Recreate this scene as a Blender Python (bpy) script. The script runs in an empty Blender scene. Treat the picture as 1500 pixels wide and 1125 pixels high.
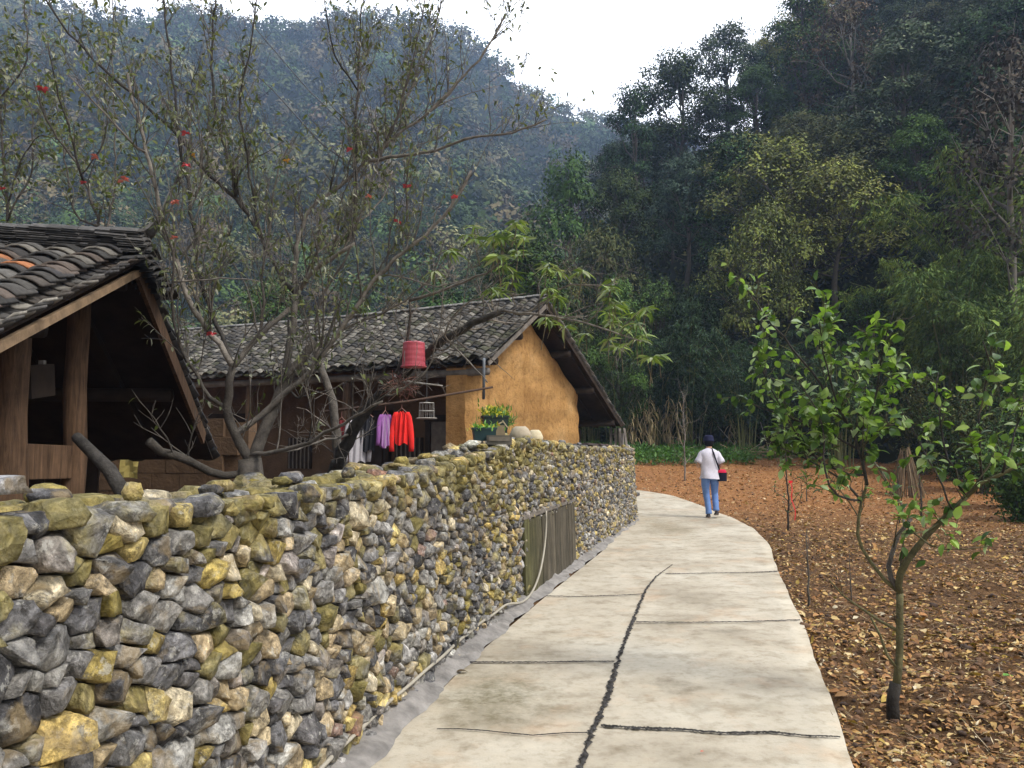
import bpy, bmesh, math, random
import numpy as np
from mathutils import Vector, noise as mnoise
S = bpy.context.scene
COL = S.collection
R = math.radians
FPX = 1177.0
PITCH = math.atan(82.5/FPX)
# ---------------------------------------------------------------- camera
cam = bpy.data.cameras.new("camera"); cam.sensor_width = 36; cam.lens = 36*FPX/1500
cam.clip_start = 0.05; cam.clip_end = 3000
camo = bpy.data.objects.new("camera", cam); COL.objects.link(camo)
camo.location = (0, 0, 1.6); camo.rotation_euler = (math.pi/2+PITCH, 0, 0)
S.camera = camo
# ---------------------------------------------------------------- sky, sun, exposure
SUN_EL, SUN_AZ = R(50), R(122)          # azimuth clockwise from +Y: light from the right and a little behind
W = bpy.data.worlds.new("World"); S.world = W; W.use_nodes = True
nt = W.node_tree; nt.nodes.clear()
wo = nt.nodes.new('ShaderNodeOutputWorld'); bg = nt.nodes.new('ShaderNodeBackground')
sky = nt.nodes.new('ShaderNodeTexSky'); sky.sky_type = 'NISHITA'; sky.sun_disc = False
sky.sun_elevation = SUN_EL; sky.sun_rotation = SUN_AZ; sky.air_density = 1.0; sky.dust_density = 4.0; sky.ozone_density = 1.0
hs = nt.nodes.new('ShaderNodeHueSaturation'); hs.inputs['Saturation'].default_value = 0.12; hs.inputs['Value'].default_value = .95
nt.links.new(sky.outputs[0], hs.inputs['Color']); nt.links.new(hs.outputs[0], bg.inputs[0])
# thin cloud: the overcast is brightest low over the end of the valley
tc = nt.nodes.new('ShaderNodeTexCoord'); vm = nt.nodes.new('ShaderNodeVectorMath'); vm.operation = 'DOT_PRODUCT'; gd = Vector((.06, .90, .42)).normalized(); vm.inputs[1].default_value = gd
nt.links.new(tc.outputs['Generated'], vm.inputs[0]); mr = nt.nodes.new('ShaderNodeMapRange'); mr.inputs['From Min'].default_value = .35; mr.inputs['From Max'].default_value = 1; mr.inputs['To Min'].default_value = 1.0; mr.inputs['To Max'].default_value = 6; mr.interpolation_type = 'SMOOTHSTEP'
nt.links.new(vm.outputs['Value'], mr.inputs['Value']); sc_ = nt.nodes.new('ShaderNodeVectorMath'); sc_.operation = 'SCALE'; nt.links.new(hs.outputs[0], sc_.inputs[0]); nt.links.new(mr.outputs[0], sc_.inputs['Scale']); nt.links.new(sc_.outputs[0], bg.inputs[0])
bg.inputs[1].default_value = 0.15
nt.links.new(bg.outputs[0], wo.inputs[0])
sl = bpy.data.lights.new("sun", 'SUN'); sl.energy = 2.3; sl.angle = R(14); sl.color = (1.0, 0.94, 0.84)
so = bpy.data.objects.new("sun", sl); COL.objects.link(so)
sd = Vector((math.sin(SUN_AZ)*math.cos(SUN_EL), math.cos(SUN_AZ)*math.cos(SUN_EL), math.sin(SUN_EL)))
so.rotation_euler = sd.to_track_quat('Z', 'Y').to_euler(); so.location = (8, -6, 12)
S.view_settings.view_transform = 'Standard'; S.view_settings.look = 'None'
S.view_settings.exposure = 0.35; S.view_settings.gamma = 1; S.view_settings.use_curve_mapping = False
S.cycles.use_denoising = True
S.cycles.max_bounces = 6; S.cycles.diffuse_bounces = 3; S.cycles.transmission_bounces = 3; S.cycles.volume_bounces = 1
# ---------------------------------------------------------------- pixel helpers (world depth along +Y)
cp, sp_ = math.cos(PITCH), math.sin(PITCH)
def ray(px, py):
    a = (px-750)/FPX; b = (562.5-py)/FPX
    d = np.array([a, cp - b*sp_, sp_ + b*cp])
    return d/d[1]
def P(px, py, Y):
    d = ray(px, py); return np.array([d[0]*Y, Y, 1.6+d[2]*Y])
def sstep(x, a, b):
    t = np.clip((np.asarray(x, float)-a)/(b-a), 0, 1); return t*t*(3-2*t)
def gz(x, y):
    return 1.1*sstep(y, 17, 34)
def G(px, py, off=0.0):
    d = ray(px, py); lo = 1.0
    for y in np.arange(1.0, 60, 0.02):
        if 1.6+d[2]*y <= gz(d[0]*y, y)+off: break
    return np.array([d[0]*y, y, float(gz(d[0]*y, y))+off])
# ---------------------------------------------------------------- object helpers
def tag(o, label=None, cat=None, group=None, kind=None):
    if label: o['label'] = label
    if cat: o['category'] = cat
    if group: o['group'] = group
    if kind: o['kind'] = kind
    return o
def empty(name, loc=(0, 0, 0), rz=0, label=None, cat=None, group=None):
    o = bpy.data.objects.new(name, None); COL.objects.link(o); o.location = [float(v) for v in loc]; o.rotation_euler.z = rz
    o.empty_display_size = 0.2
    return tag(o, label, cat, group)
def link(name, me, mat, parent=None, origin=None):
    """mesh in world coords; if parent given, it is stored relative to the parent's frame"""
    if mat: me.materials.append(mat)
    o = bpy.data.objects.new(name, me); COL.objects.link(o)
    if parent is not None:
        o.parent = parent
    return o
def np_mesh(name, V, F, cols=None, smooth=False):
    """V (n,3), F (m,k) all same size; cols (n,4)"""
    me = bpy.data.meshes.new(name); V = np.asarray(V, np.float32); F = np.asarray(F, np.int32); m, k = F.shape
    me.vertices.add(len(V)); me.vertices.foreach_set('co', V.ravel())
    me.loops.add(m*k); me.loops.foreach_set('vertex_index', F.ravel())
    me.polygons.add(m); me.polygons.foreach_set('loop_start', np.arange(0, m*k, k, dtype=np.int32))
    try: me.polygons.foreach_set('loop_total', np.full(m, k, np.int32))
    except Exception: pass
    me.update(calc_edges=True)
    if cols is not None:
        at = me.color_attributes.new('Col', 'FLOAT_COLOR', 'POINT'); c = np.ones((len(V), 4), np.float32); cc = np.asarray(cols, np.float32); c[:, :cc.shape[1]] = cc
        at.data.foreach_set('color', c.ravel())
    if smooth: me.polygons.foreach_set('use_smooth', np.ones(m, bool))
    return me
class MB:
    """collects geometry for one mesh"""
    def __init__(s, org=(0, 0, 0)): s.v = []; s.f = []; s.c = []; s.o = np.array(org, float)
    def add(s, V, F, col=(1, 1, 1, 0)):
        n = len(s.v)
        s.v.extend([tuple(np.asarray(p, float)-s.o) for p in V]); s.f.extend([tuple(i+n for i in f) for f in F])
        col = tuple(col)+(0,)*(4-len(col)); s.c.extend([col]*len(V))
    def tube(s, pts, rad, sides=6, col=(1, 1, 1, 0), caps=True):
        pts = [np.array(p, float) for p in pts]; n = len(pts)
        if np.isscalar(rad): rad = [rad]*n
        V = []; prev = None
        for i, p in enumerate(pts):
            t = pts[min(i+1, n-1)]-pts[max(i-1, 0)]; t = t/(np.linalg.norm(t)+1e-9)
            if prev is None:
                a = np.array([0, 0, 1.]) if abs(t[2]) < .9 else np.array([1., 0, 0]); u = np.cross(t, a)
            else: u = prev-t*np.dot(prev, t)
            u = u/(np.linalg.norm(u)+1e-9); w = np.cross(t, u); prev = u
            for k in range(sides):
                an = 2*math.pi*k/sides; V.append(p+rad[i]*(math.cos(an)*u+math.sin(an)*w))
        F = []
        for i in range(n-1):
            for k in range(sides):
                a = i*sides+k; b = i*sides+(k+1) % sides; F.append((a, b, b+sides, a+sides))
        if caps: F.append(tuple(range(sides-1, -1, -1))); F.append(tuple(range((n-1)*sides, n*sides)))
        s.add(V, F, col)
    def box(s, c, size, ax=None, col=(1, 1, 1, 0)):
        c = np.array(c, float); X, Y, Z = (np.eye(3) if ax is None else [np.array(a, float)/np.linalg.norm(a) for a in ax]); h = np.array(size, float)/2
        V = [c+X*h[0]*i+Y*h[1]*j+Z*h[2]*k for i in (-1, 1) for j in (-1, 1) for k in (-1, 1)]
        s.add(V, [(0, 1, 3, 2), (4, 6, 7, 5), (0, 4, 5, 1), (2, 3, 7, 6), (0, 2, 6, 4), (1, 5, 7, 3)], col)
    def beam(s, a, b, w, h, up=(0, 0, 1), col=(1, 1, 1, 0)):
        a = np.array(a, float); b = np.array(b, float); d = b-a; L = np.linalg.norm(d); d = d/L; up = np.array(up, float); sd_ = np.cross(d, up); sd_ /= np.linalg.norm(sd_); u2 = np.cross(sd_, d)
        s.box((a+b)/2, (L, w, h), (d, sd_, u2), col)
    def loft(s, rings, N=16, col=(1, 1, 1, 0), caps=True):
        """rings: (centre, rx, ry[, axis x, axis y])"""
        V = []
        for r in rings:
            c = np.array(r[0], float); ax = np.array(r[3] if len(r) > 3 else (1, 0, 0), float); ay = np.array(r[4] if len(r) > 4 else (0, 1, 0), float)
            for k in range(N):
                a = 2*math.pi*k/N; V.append(c+ax*r[1]*math.cos(a)+ay*r[2]*math.sin(a))
        F = []
        for i in range(len(rings)-1):
            for k in range(N):
                a = i*N+k; b = i*N+(k+1) % N; F.append((a, b, b+N, a+N))
        if caps: F.append(tuple(range(N-1, -1, -1))); F.append(tuple(range((len(rings)-1)*N, len(rings)*N)))
        s.add(V, F, col)
    def mesh(s, name, smooth=False):
        me = bpy.data.meshes.new(name); me.from_pydata(s.v, [], s.f); me.update()
        at = me.color_attributes.new('Col', 'FLOAT_COLOR', 'POINT'); at.data.foreach_set('color', np.array(s.c, np.float32).ravel())
        if smooth: me.polygons.foreach_set('use_smooth', np.ones(len(me.polygons), bool))
        return me
    def build(s, name, mat, parent=None, smooth=False, bevel=0):
        me = s.mesh(name, smooth)
        if bevel:
            bm = bmesh.new(); bm.from_mesh(me); bmesh.ops.bevel(bm, geom=bm.edges[:], offset=bevel, segments=2, affect='EDGES', profile=.7); bm.to_mesh(me); bm.free()
        return link(name, me, mat, parent)
def nrm(v): v = np.asarray(v, float); return v/(np.linalg.norm(v, axis=-1, keepdims=True)+1e-9)
def fbm(x, y, seed=0, oct=4, f=1.0):
    """cheap vectorised value noise"""
    x = np.asarray(x, float)*f; y = np.asarray(y, float)*f; out = 0; amp = 1; tot = 0
    for o in range(oct):
        xi = np.floor(x).astype(np.int64); yi = np.floor(y).astype(np.int64); xf = x-xi; yf = y-yi
        u = xf*xf*(3-2*xf); v = yf*yf*(3-2*yf)
        def h(a, b):
            n = (a*374761393+b*668265263+(seed+o)*1442695041) & 0x7fffffff; n = ((n ^ (n >> 13))*1274126177) & 0x7fffffff
            return ((n ^ (n >> 16)) & 0xffff)/65535.0
        out = out+amp*((h(xi, yi)*(1-u)+h(xi+1, yi)*u)*(1-v)+(h(xi, yi+1)*(1-u)+h(xi+1, yi+1)*u)*v); tot += amp; amp *= .5; x = x*2.03+11; y = y*2.03+7
    return out/tot
# ---------------------------------------------------------------- materials
def newmat(name, rough=.8, spec=.3):
    m = bpy.data.materials.new(name); m.use_nodes = True; b = m.node_tree.nodes['Principled BSDF']
    b.inputs['Roughness'].default_value = rough; b.inputs['Specular IOR Level'].default_value = spec
    return m, m.node_tree, b
def N(t, ty, **kw):
    n = t.nodes.new(ty)
    for k, v in kw.items():
        if k in n.inputs: n.inputs[k].default_value = v
        else: setattr(n, k, v)
    return n
def noise_(t, scale, detail=4, rough=.55, vec=None, dist=0):
    n = N(t, 'ShaderNodeTexNoise'); n.inputs['Scale'].default_value = scale; n.inputs['Detail'].default_value = detail; n.inputs['Roughness'].default_value = rough; n.inputs['Distortion'].default_value = dist
    if vec is not None: t.links.new(vec, n.inputs['Vector'])
    return n
def ramp_(t, fac, stops):
    r = N(t, 'ShaderNodeValToRGB'); e = r.color_ramp.elements
    while len(e) < len(stops): e.new(.5)
    for i, (p, c) in enumerate(stops):
        e[i].position = p; e[i].color = (c[0], c[1], c[2], 1) if not np.isscalar(c) else (c, c, c, 1)
    t.links.new(fac, r.inputs[0]); return r
def mix_(t, fac, a, b, mode='MIX'):
    m = N(t, 'ShaderNodeMix', data_type='RGBA', blend_type=mode)
    for sock, v in ((m.inputs[0], fac), (m.inputs[6], a), (m.inputs[7], b)):
        if hasattr(v, 'is_linked') or hasattr(v, 'links'): t.links.new(v, sock)
        elif np.isscalar(v): sock.default_value = v
        else: sock.default_value = (v[0], v[1], v[2], 1)
    return m.outputs[2]
def coords(t, kind='Object'): return N(t, 'ShaderNodeTexCoord').outputs[kind]
def bump_(t, b, h, strength=.5, dist=.02):
    n = N(t, 'ShaderNodeBump'); n.inputs['Strength'].default_value = strength; n.inputs['Distance'].default_value = dist
    t.links.new(h, n.inputs['Height']); t.links.new(n.outputs[0], b.inputs['Normal']); return n
def math_(t, op, a, b=0.0, clamp=False):
    m = N(t, 'ShaderNodeMath', operation=op, use_clamp=clamp)
    for s_, v in ((m.inputs[0], a), (m.inputs[1], b)):
        if np.isscalar(v): s_.default_value = v
        else: t.links.new(v, s_)
    return m.outputs[0]
def simple(name, col, rough=.8, spec=.3, var=.25, scale=8, bump=0, bscale=40, bdist=.01, dark=None):
    m, t, b = newmat(name, rough, spec); co = coords(t)
    n = noise_(t, scale, 5, .6, co)
    d = dark if dark else tuple(c*(1-var) for c in col); l = tuple(min(1, c*(1+var)) for c in col)
    r = ramp_(t, n.outputs[0], [(.3, d), (.7, l)]); t.links.new(r.outputs[0], b.inputs['Base Color'])
    if bump: n2 = noise_(t, bscale, 5, .6, co); bump_(t, b, n2.outputs[0], bump, bdist)
    return m
def attr_mat(name, rough=.8, spec=.3, var=.3, scale=10, bump=.0, bscale=60, bdist=.01, objvar=0):
    m, t, b = newmat(name, rough, spec); a = N(t, 'ShaderNodeAttribute', attribute_name='Col'); co = coords(t)
    n = noise_(t, scale, 5, .6, co); r = ramp_(t, n.outputs[0], [(.25, 1-var), (.75, 1+var)])
    c = mix_(t, 1.0, a.outputs['Color'], r.outputs[0], 'MULTIPLY')
    if objvar:
        oi = N(t, 'ShaderNodeObjectInfo'); rr = ramp_(t, oi.outputs['Random'], [(0, (1-objvar, 1-objvar*.8, 1-objvar*.6)), (.5, (1, 1, 1)), (1, (1+objvar*.9, 1+objvar*.5, 1-objvar*.3))])
        c = mix_(t, 1.0, c, rr.outputs[0], 'MULTIPLY')
    t.links.new(c, b.inputs['Base Color'])
    if bump: n2 = noise_(t, bscale, 6, .65, co); bump_(t, b, n2.outputs[0], bump, bdist)
    return m
def leaf_mat(name, trans=.3, rough=.45, objvar=0, spec=.3):
    m, t, b = newmat(name, rough, spec); a = N(t, 'ShaderNodeAttribute', attribute_name='Col'); c = a.outputs['Color']
    if objvar:
        oi = N(t, 'ShaderNodeObjectInfo'); rr = ramp_(t, oi.outputs['Random'], [(0, (1-objvar, 1-objvar*.7, 1-objvar*.5)), (.5, (1, 1, 1)), (1, (1+objvar, 1+objvar*.6, 1-objvar*.4))])
        c = mix_(t, 1.0, c, rr.outputs[0], 'MULTIPLY')
    t.links.new(c, b.inputs['Base Color'])
    if trans:
        tr = N(t, 'ShaderNodeBsdfTranslucent'); c2 = mix_(t, 1.0, c, (1.3, 1.5, .5), 'MULTIPLY'); t.links.new(c2, tr.inputs['Color'])
        mx = N(t, 'ShaderNodeMixShader'); mx.inputs[0].default_value = trans
        t.links.new(b.outputs[0], mx.inputs[1]); t.links.new(tr.outputs[0], mx.inputs[2])
        t.links.new(mx.outputs[0], t.nodes['Material Output'].inputs['Surface'])
    return m
M = {}
M['leaf'] = leaf_mat('leaf', .3, .45); M['farleaf'] = leaf_mat('far_leaf', 0, .7, .35, .12); M['massleaf'] = leaf_mat('mass_leaf', 0, .8, 0, .1)
M['bark'] = attr_mat('bark', .9, .2, .55, 18, .9, 70, .01)
M['farbark'] = attr_mat('far_bark', .9, .2, .3, 6)
def grain(name, col, var, rough=.8):
    m, t, b = newmat(name, rough, .2); co = coords(t); mp = N(t, 'ShaderNodeMapping'); mp.inputs['Scale'].default_value = (1, 1, .08); t.links.new(co, mp.inputs[0]); a = noise_(t, 28, 7, .7, mp.outputs[0], .5); d = noise_(t, 2.5, 5, .65, co)
    c = ramp_(t, a.outputs[0], [(.3, tuple(q*(1-var) for q in col)), (.5, col), (.7, tuple(q*(1+var) for q in col))]).outputs[0]; c = mix_(t, .8, c, ramp_(t, d.outputs[0], [(.3, (.5, .47, .45)), (.65, (1.25, 1.2, 1.15))]).outputs[0], 'MULTIPLY')
    t.links.new(c, b.inputs['Base Color']); bump_(t, b, a.outputs[0], .9, .01); return m
M['wood'] = grain('old_wood', (.115, .07, .042), .6)
M['palewood'] = simple('pale_wood', (.22, .15, .09), .75, .25, .45, 9, .5, 50, .006)
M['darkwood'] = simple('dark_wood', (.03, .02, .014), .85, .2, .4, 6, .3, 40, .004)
M['greywood'] = simple('grey_wood', (.16, .14, .12), .85, .2, .35, 8, .4, 50, .004)
M['litter'] = leaf_mat('litter', .1, .7)
# concrete
m, t, b = newmat('concrete', .75, .3); co = coords(t); M['concrete'] = m
n1 = noise_(t, .9, 6, .6, co); n2 = noise_(t, 5, 8, .65, co); n3 = noise_(t, 60, 4, .6, co)
c = ramp_(t, n1.outputs[0], [(.3, (.29, .25, .185)), (.5, (.44, .39, .305)), (.72, (.55, .51, .42))]).outputs[0]
r2 = ramp_(t, n2.outputs[0], [(.3, (.55, .5, .42)), (.5, (1, 1, 1)), (.75, (1.12, 1.1, 1.07))]).outputs[0]; c = mix_(t, .8, c, r2, 'MULTIPLY')
# rusty pink tint patches
n4 = noise_(t, 1.7, 5, .6, co); r4 = ramp_(t, n4.outputs[0], [(.55, 0.0), (.68, 1.0)]).outputs[0]; c = mix_(t, math_(t, 'MULTIPLY', r4, .35), c, (.50, .33, .2))
n6 = noise_(t, 16, 8, .75, co); c = mix_(t, .75, c, ramp_(t, n6.outputs[0], [(.3, (.66, .62, .56)), (.47, (1, 1, 1)), (.75, (1.1, 1.1, 1.1))]).outputs[0], 'MULTIPLY')
spk = ramp_(t, noise_(t, 75, 3, .6, co).outputs[0], [(.68, 0.0), (.73, .7)]).outputs[0]; c = mix_(t, spk, c, (.12, .10, .08))
# damp olive stain at fixed places
def stain(c, x, y, rx, ry, col, amt, seed):
    s_ = N(t, 'ShaderNodeVectorMath', operation='SUBTRACT'); t.links.new(co, s_.inputs[0]); s_.inputs[1].default_value = (x, y, 0)
    d_ = N(t, 'ShaderNodeVectorMath', operation='MULTIPLY'); t.links.new(s_.outputs[0], d_.inputs[0]); d_.inputs[1].default_value = (1/rx, 1/ry, 0)
    l_ = N(t, 'ShaderNodeVectorMath', operation='LENGTH'); t.links.new(d_.outputs[0], l_.inputs[0])
    nn = noise_(t, 5+seed, 7, .7, co); v = math_(t, 'SUBTRACT', 1.45, math_(t, 'ADD', l_.outputs['Value'], math_(t, 'MULTIPLY', nn.outputs[0], 1.15)), True)
    rr = ramp_(t, v, [(.0, 0.0), (.3, .35), (.8, 1.0)]).outputs[0]; n9 = noise_(t, 22, 6, .75, co); rr = math_(t, 'MULTIPLY', rr, ramp_(t, n9.outputs[0], [(.35, .35), (.6, 1.0)]).outputs[0])
    return mix_(t, math_(t, 'MULTIPLY', rr, amt), c, col)
g = G(722, 1020); c = stain(c, g[0], g[1], .62, .95, (.13, .115, .06), .85, 0)
g = G(925, 770); c = stain(c, g[0]+.6, g[1], .7, 3.2, (.2, .16, .09), .8, 3)
g = G(990, 1005); c = stain(c, g[0], g[1], .2, .25, (.16, .14, .10), .6, 5)
g = G(1027, 1034); c = stain(c, g[0], g[1], .2, .2, (.2, .18, .13), .5, 4)
g = G(1108, 1034); c = stain(c, g[0], g[1], .25, .15, (.2, .18, .12), .5, 6)
g = G(1060, 925); c = stain(c, g[0], g[1], .3, .15, (.2, .18, .14), .5, 2)
t.links.new(c, b.inputs['Base Color'])
hsum = math_(t, 'ADD', math_(t, 'MULTIPLY', n3.outputs[0], .5), n2.outputs[0]); bump_(t, b, hsum, .35, .012)
M['mortar'] = simple('mortar', (.23, .215, .20), .85, .25, .4, 7, .7, 22, .02)
M['tar'] = simple('joint_filler', (.055, .051, .048), .95, .1, .8, 30, 1.0, 45, .02)
# soil
m, t, b = newmat('soil', .95, .15); co = coords(t); M['soil'] = m
n1 = noise_(t, .5, 5, .6, co); n2 = noise_(t, 9, 9, .75, co); n3 = noise_(t, 45, 6, .7, co)
c = ramp_(t, n2.outputs[0], [(.3, (.042, .024, .013)), (.5, (.125, .068, .032)), (.72, (.28, .16, .075))]).outputs[0]
sx = N(t, 'ShaderNodeSeparateXYZ'); t.links.new(co, sx.inputs[0])
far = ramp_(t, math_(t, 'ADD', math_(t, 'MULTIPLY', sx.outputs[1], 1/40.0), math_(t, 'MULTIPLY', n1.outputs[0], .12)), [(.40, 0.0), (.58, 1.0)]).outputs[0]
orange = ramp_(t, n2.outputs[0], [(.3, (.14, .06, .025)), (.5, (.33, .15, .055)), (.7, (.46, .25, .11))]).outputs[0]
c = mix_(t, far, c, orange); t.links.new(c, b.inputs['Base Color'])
bump_(t, b, math_(t, 'ADD', n2.outputs[0], math_(t, 'MULTIPLY', n3.outputs[0], .4)), 1.0, .06)
M['hill'] = simple('hill_soil', (.018, .022, .011), .95, .1, .5, .6)
# stone (colour attribute rgb, moss amount in alpha)
m, t, b = newmat('stone', .8, .3); co = coords(t); M['stone'] = m
a = N(t, 'ShaderNodeAttribute', attribute_name='Col')
n1 = noise_(t, 14, 8, .65, co, .6); n2 = noise_(t, 46, 6, .7, co); n3 = noise_(t, 7, 6, .65, co); n4 = noise_(t, 3.2, 4, .6, co)
c = mix_(t, 1.0, a.outputs['Color'], ramp_(t, n1.outputs[0], [(.28, .40), (.5, 1.0), (.68, 1.9)]).outputs[0], 'MULTIPLY')
c = mix_(t, .7, c, ramp_(t, n2.outputs[0], [(.3, .6), (.7, 1.4)]).outputs[0], 'MULTIPLY')
mot = noise_(t, 24, 7, .8, co, .3); c = mix_(t, .8, c, ramp_(t, mot.outputs[0], [(.36, .35), (.5, 1.0), (.62, 1.7)]).outputs[0], 'MULTIPLY')
# pale lichen blotches and veins
l2 = noise_(t, 19, 6, .7, co); c = mix_(t, ramp_(t, l2.outputs[0], [(.57, 0.0), (.62, .55)]).outputs[0], c, (.50, .485, .43)); d2 = noise_(t, 11, 6, .75, co, .6); c = mix_(t, ramp_(t, d2.outputs[0], [(.36, .75), (.43, 0.0)]).outputs[0], c, (.035, .032, .03))
lich = ramp_(t, n3.outputs[0], [(.56, 0.0), (.66, 1.0)]).outputs[0]; c = mix_(t, math_(t, 'MULTIPLY', lich, .45), c, (.46, .44, .38))
och = noise_(t, 5.3, 5, .6, co, .8); c = mix_(t, ramp_(t, och.outputs[0], [(.54, 0.0), (.63, .6)]).outputs[0], c, (.30, .22, .11))
wv = noise_(t, 9, 3, .5, co, 2.5); vein = ramp_(t, math_(t, 'ABSOLUTE', math_(t, 'SUBTRACT', wv.outputs[0], .5)), [(.0, 1.0), (.014, 0.0)]).outputs[0]; c = mix_(t, math_(t, 'MULTIPLY', vein, .12), c, (.5, .48, .44))
moss = ramp_(t, math_(t, 'ADD', math_(t, 'MULTIPLY', a.outputs['Alpha'], .75), math_(t, 'MULTIPLY', n3.outputs[0], .6)), [(.54, 0.0), (.66, 1.0)]).outputs[0]
mosscol = ramp_(t, n1.outputs[0], [(.3, (.06, .052, .016)), (.5, (.20, .165, .035)), (.72, (.50, .40, .11))]).outputs[0]
c = mix_(t, math_(t, 'MULTIPLY', moss, .72), c, mosscol)
t.links.new(c, b.inputs['Base Color'])
vf = N(t, 'ShaderNodeTexVoronoi'); vf.inputs['Scale'].default_value = 17; dv_ = N(t, 'ShaderNodeVectorMath', operation='ADD'); t.links.new(co, dv_.inputs[0]); nd = noise_(t, 12, 3, .6, co); sc2 = N(t, 'ShaderNodeVectorMath', operation='SCALE'); t.links.new(nd.outputs['Color'], sc2.inputs[0]); sc2.inputs['Scale'].default_value = .06; t.links.new(sc2.outputs[0], dv_.inputs[1]); t.links.new(dv_.outputs[0], vf.inputs['Vector'])
bump_(t, b, math_(t, 'ADD', math_(t, 'MULTIPLY', vf.outputs['Distance'], 1.5), math_(t, 'ADD', n1.outputs[0], math_(t, 'MULTIPLY', n2.outputs[0], .6))), 1.0, .02)
M['core'] = simple('wall_core', (.06, .052, .042), .95, .1, .4, 8, .8, 30, .02)
# earth wall
m, t, b = newmat('rammed_earth', .92, .15); co = coords(t); M['earth'] = m
n1 = noise_(t, 1.1, 5, .6, co); n2 = noise_(t, 12, 8, .7, co); n3 = noise_(t, 40, 5, .7, co)
c = ramp_(t, n1.outputs[0], [(.3, (.32, .165, .055)), (.55, (.48, .27, .10)), (.75, (.58, .36, .16))]).outputs[0]
c = mix_(t, .8, c, ramp_(t, n2.outputs[0], [(.3, .45), (.48, 1.0), (.75, 1.2)]).outputs[0], 'MULTIPLY')
vv = N(t, 'ShaderNodeTexVoronoi'); vv.inputs['Scale'].default_value = 9; t.links.new(co, vv.inputs['Vector'])
pit = ramp_(t, vv.outputs['Distance'], [(.05, .55), (.16, 1.0)]).outputs[0]; c = mix_(t, .5, c, pit, 'MULTIPLY')
mp = N(t, 'ShaderNodeMapping'); mp.inputs['Scale'].default_value = (.5, .5, 3.0); t.links.new(co, mp.inputs[0]); n5 = noise_(t, 1.5, 4, .6, mp.outputs[0])
c = mix_(t, .5, c, ramp_(t, n5.outputs[0], [(.35, .75), (.6, 1.05)]).outputs[0], 'MULTIPLY')
mp2 = N(t, 'ShaderNodeMapping'); mp2.inputs['Scale'].default_value = (4, 4, .35); t.links.new(co, mp2.inputs[0]); n7 = noise_(t, 1.6, 5, .65, mp2.outputs[0], .3)
c = mix_(t, .35, c, ramp_(t, n7.outputs[0], [(.34, (.6, .52, .45)), (.48, (1, 1, 1)), (.68, (1.1, 1.1, 1.1))]).outputs[0], 'MULTIPLY')
t.links.new(c, b.inputs['Base Color']); bump_(t, b, math_(t, 'ADD', n2.outputs[0], math_(t, 'MULTIPLY', n3.outputs[0], .5)), .9, .03)
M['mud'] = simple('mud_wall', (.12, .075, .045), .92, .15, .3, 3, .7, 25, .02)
M['tile'] = attr_mat('roof_tile', .85, .25, .45, 22, .5, 90, .004)
M['cloth'] = attr_mat('cloth', .9, .1, .12, 30, .3, 300, .002)
M['plastic'] = attr_mat('plastic', .45, .4, .1, 10)
M['skin'] = simple('skin', (.45, .27, .18), .55, .3, .08, 10)
M['wire'] = simple('cable', (.012, .012, .013), .6, .3, .1, 5)
M['paint'] = attr_mat('attr_plain', .8, .2, .2, 15, .3, 60, .003)
from mathutils import Matrix
def link(name, me, mat, parent=None):
    if mat: me.materials.append(mat)
    o = bpy.data.objects.new(name, me); COL.objects.link(o)
    if parent is not None:
        off = Vector((0, 0, 0)); q = parent
        while q: off += q.location; q = q.parent
        if off.length: me.transform(Matrix.Translation(-off))
        o.parent = parent
    return o
# ================================================================ ROAD
rL = [(-1.55, -6.0), (-1.33, .5)] + [tuple(G(*p)[:2]) for p in ((534, 1125), (691, 966), (799, 874), (882, 808), (926, 757))] + [(2.45, 17.6), (1.2, 19.6), (-3, 21.2), (-12, 22.5)]
rL[0] = (-2.2, -6.0); rL[1] = (-1.62, 1.0)
rR = [(1.0, -6.0), (1.3, .5)] + [tuple(G(*p)[:2]) for p in ((1244, 1125), (1222, 1041), (1205, 993), (1177, 914), (1143, 843), (1126, 795), (1102, 773), (1071, 757), (1019, 737), (987, 726), (945, 719))] + [(-2, 26.0), (-12, 27)]
def resample(pts, n):
    pts = np.array(pts, float); d = np.r_[0, np.cumsum(np.linalg.norm(np.diff(pts, axis=0), axis=1))]; u = np.linspace(0, d[-1], n)
    return np.stack([np.interp(u, d, pts[:, k]) for k in range(pts.shape[1])], 1)
def in_poly(x, y, poly):
    ins = np.zeros(x.shape, bool); n = len(poly)
    for i in range(n):
        x1, y1 = poly[i]; x2, y2 = poly[(i+1) % n]
        c = ((y1 > y) != (y2 > y)) & (x < (x2-x1)*(y-y1)/(y2-y1+1e-12)+x1); ins ^= c
    return ins
nr = 240; LL = resample(rL, nr); RR = resample(rR, nr)
for k in range(2):                       # smooth the outline a little
    LL[1:-1] = (LL[:-2]+2*LL[1:-1]+LL[2:])/4; RR[1:-1] = (RR[:-2]+2*RR[1:-1]+RR[2:])/4
rgn = random.Random(3)
RR[:, 0] += (fbm(RR[:, 1], RR[:, 0]*0, 5, 3, .9)-.5)*.05*sstep(RR[:, 1], 1, 3)
RR[:, 0] += (fbm(RR[:, 1], RR[:, 0]*0, 9, 3, 9)-.5)*.018*sstep(RR[:, 1], 1, 3)
nc = 16; V = []; Fq = []
for i in range(nr):
    for j in range(nc+1):
        p = LL[i]*(1-j/nc)+RR[i]*j/nc; z = float(gz(p[0], p[1]))+.012*(float(fbm(p[0], p[1], 2, 3, .8))-.5)*(0 if j in (0,) else 1)
        V.append((p[0], p[1], z))
for i in range(nr-1):
    for j in range(nc): a = i*(nc+1)+j; Fq.append((a, a+1, a+nc+2, a+nc+1))
base = len(V)
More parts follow.
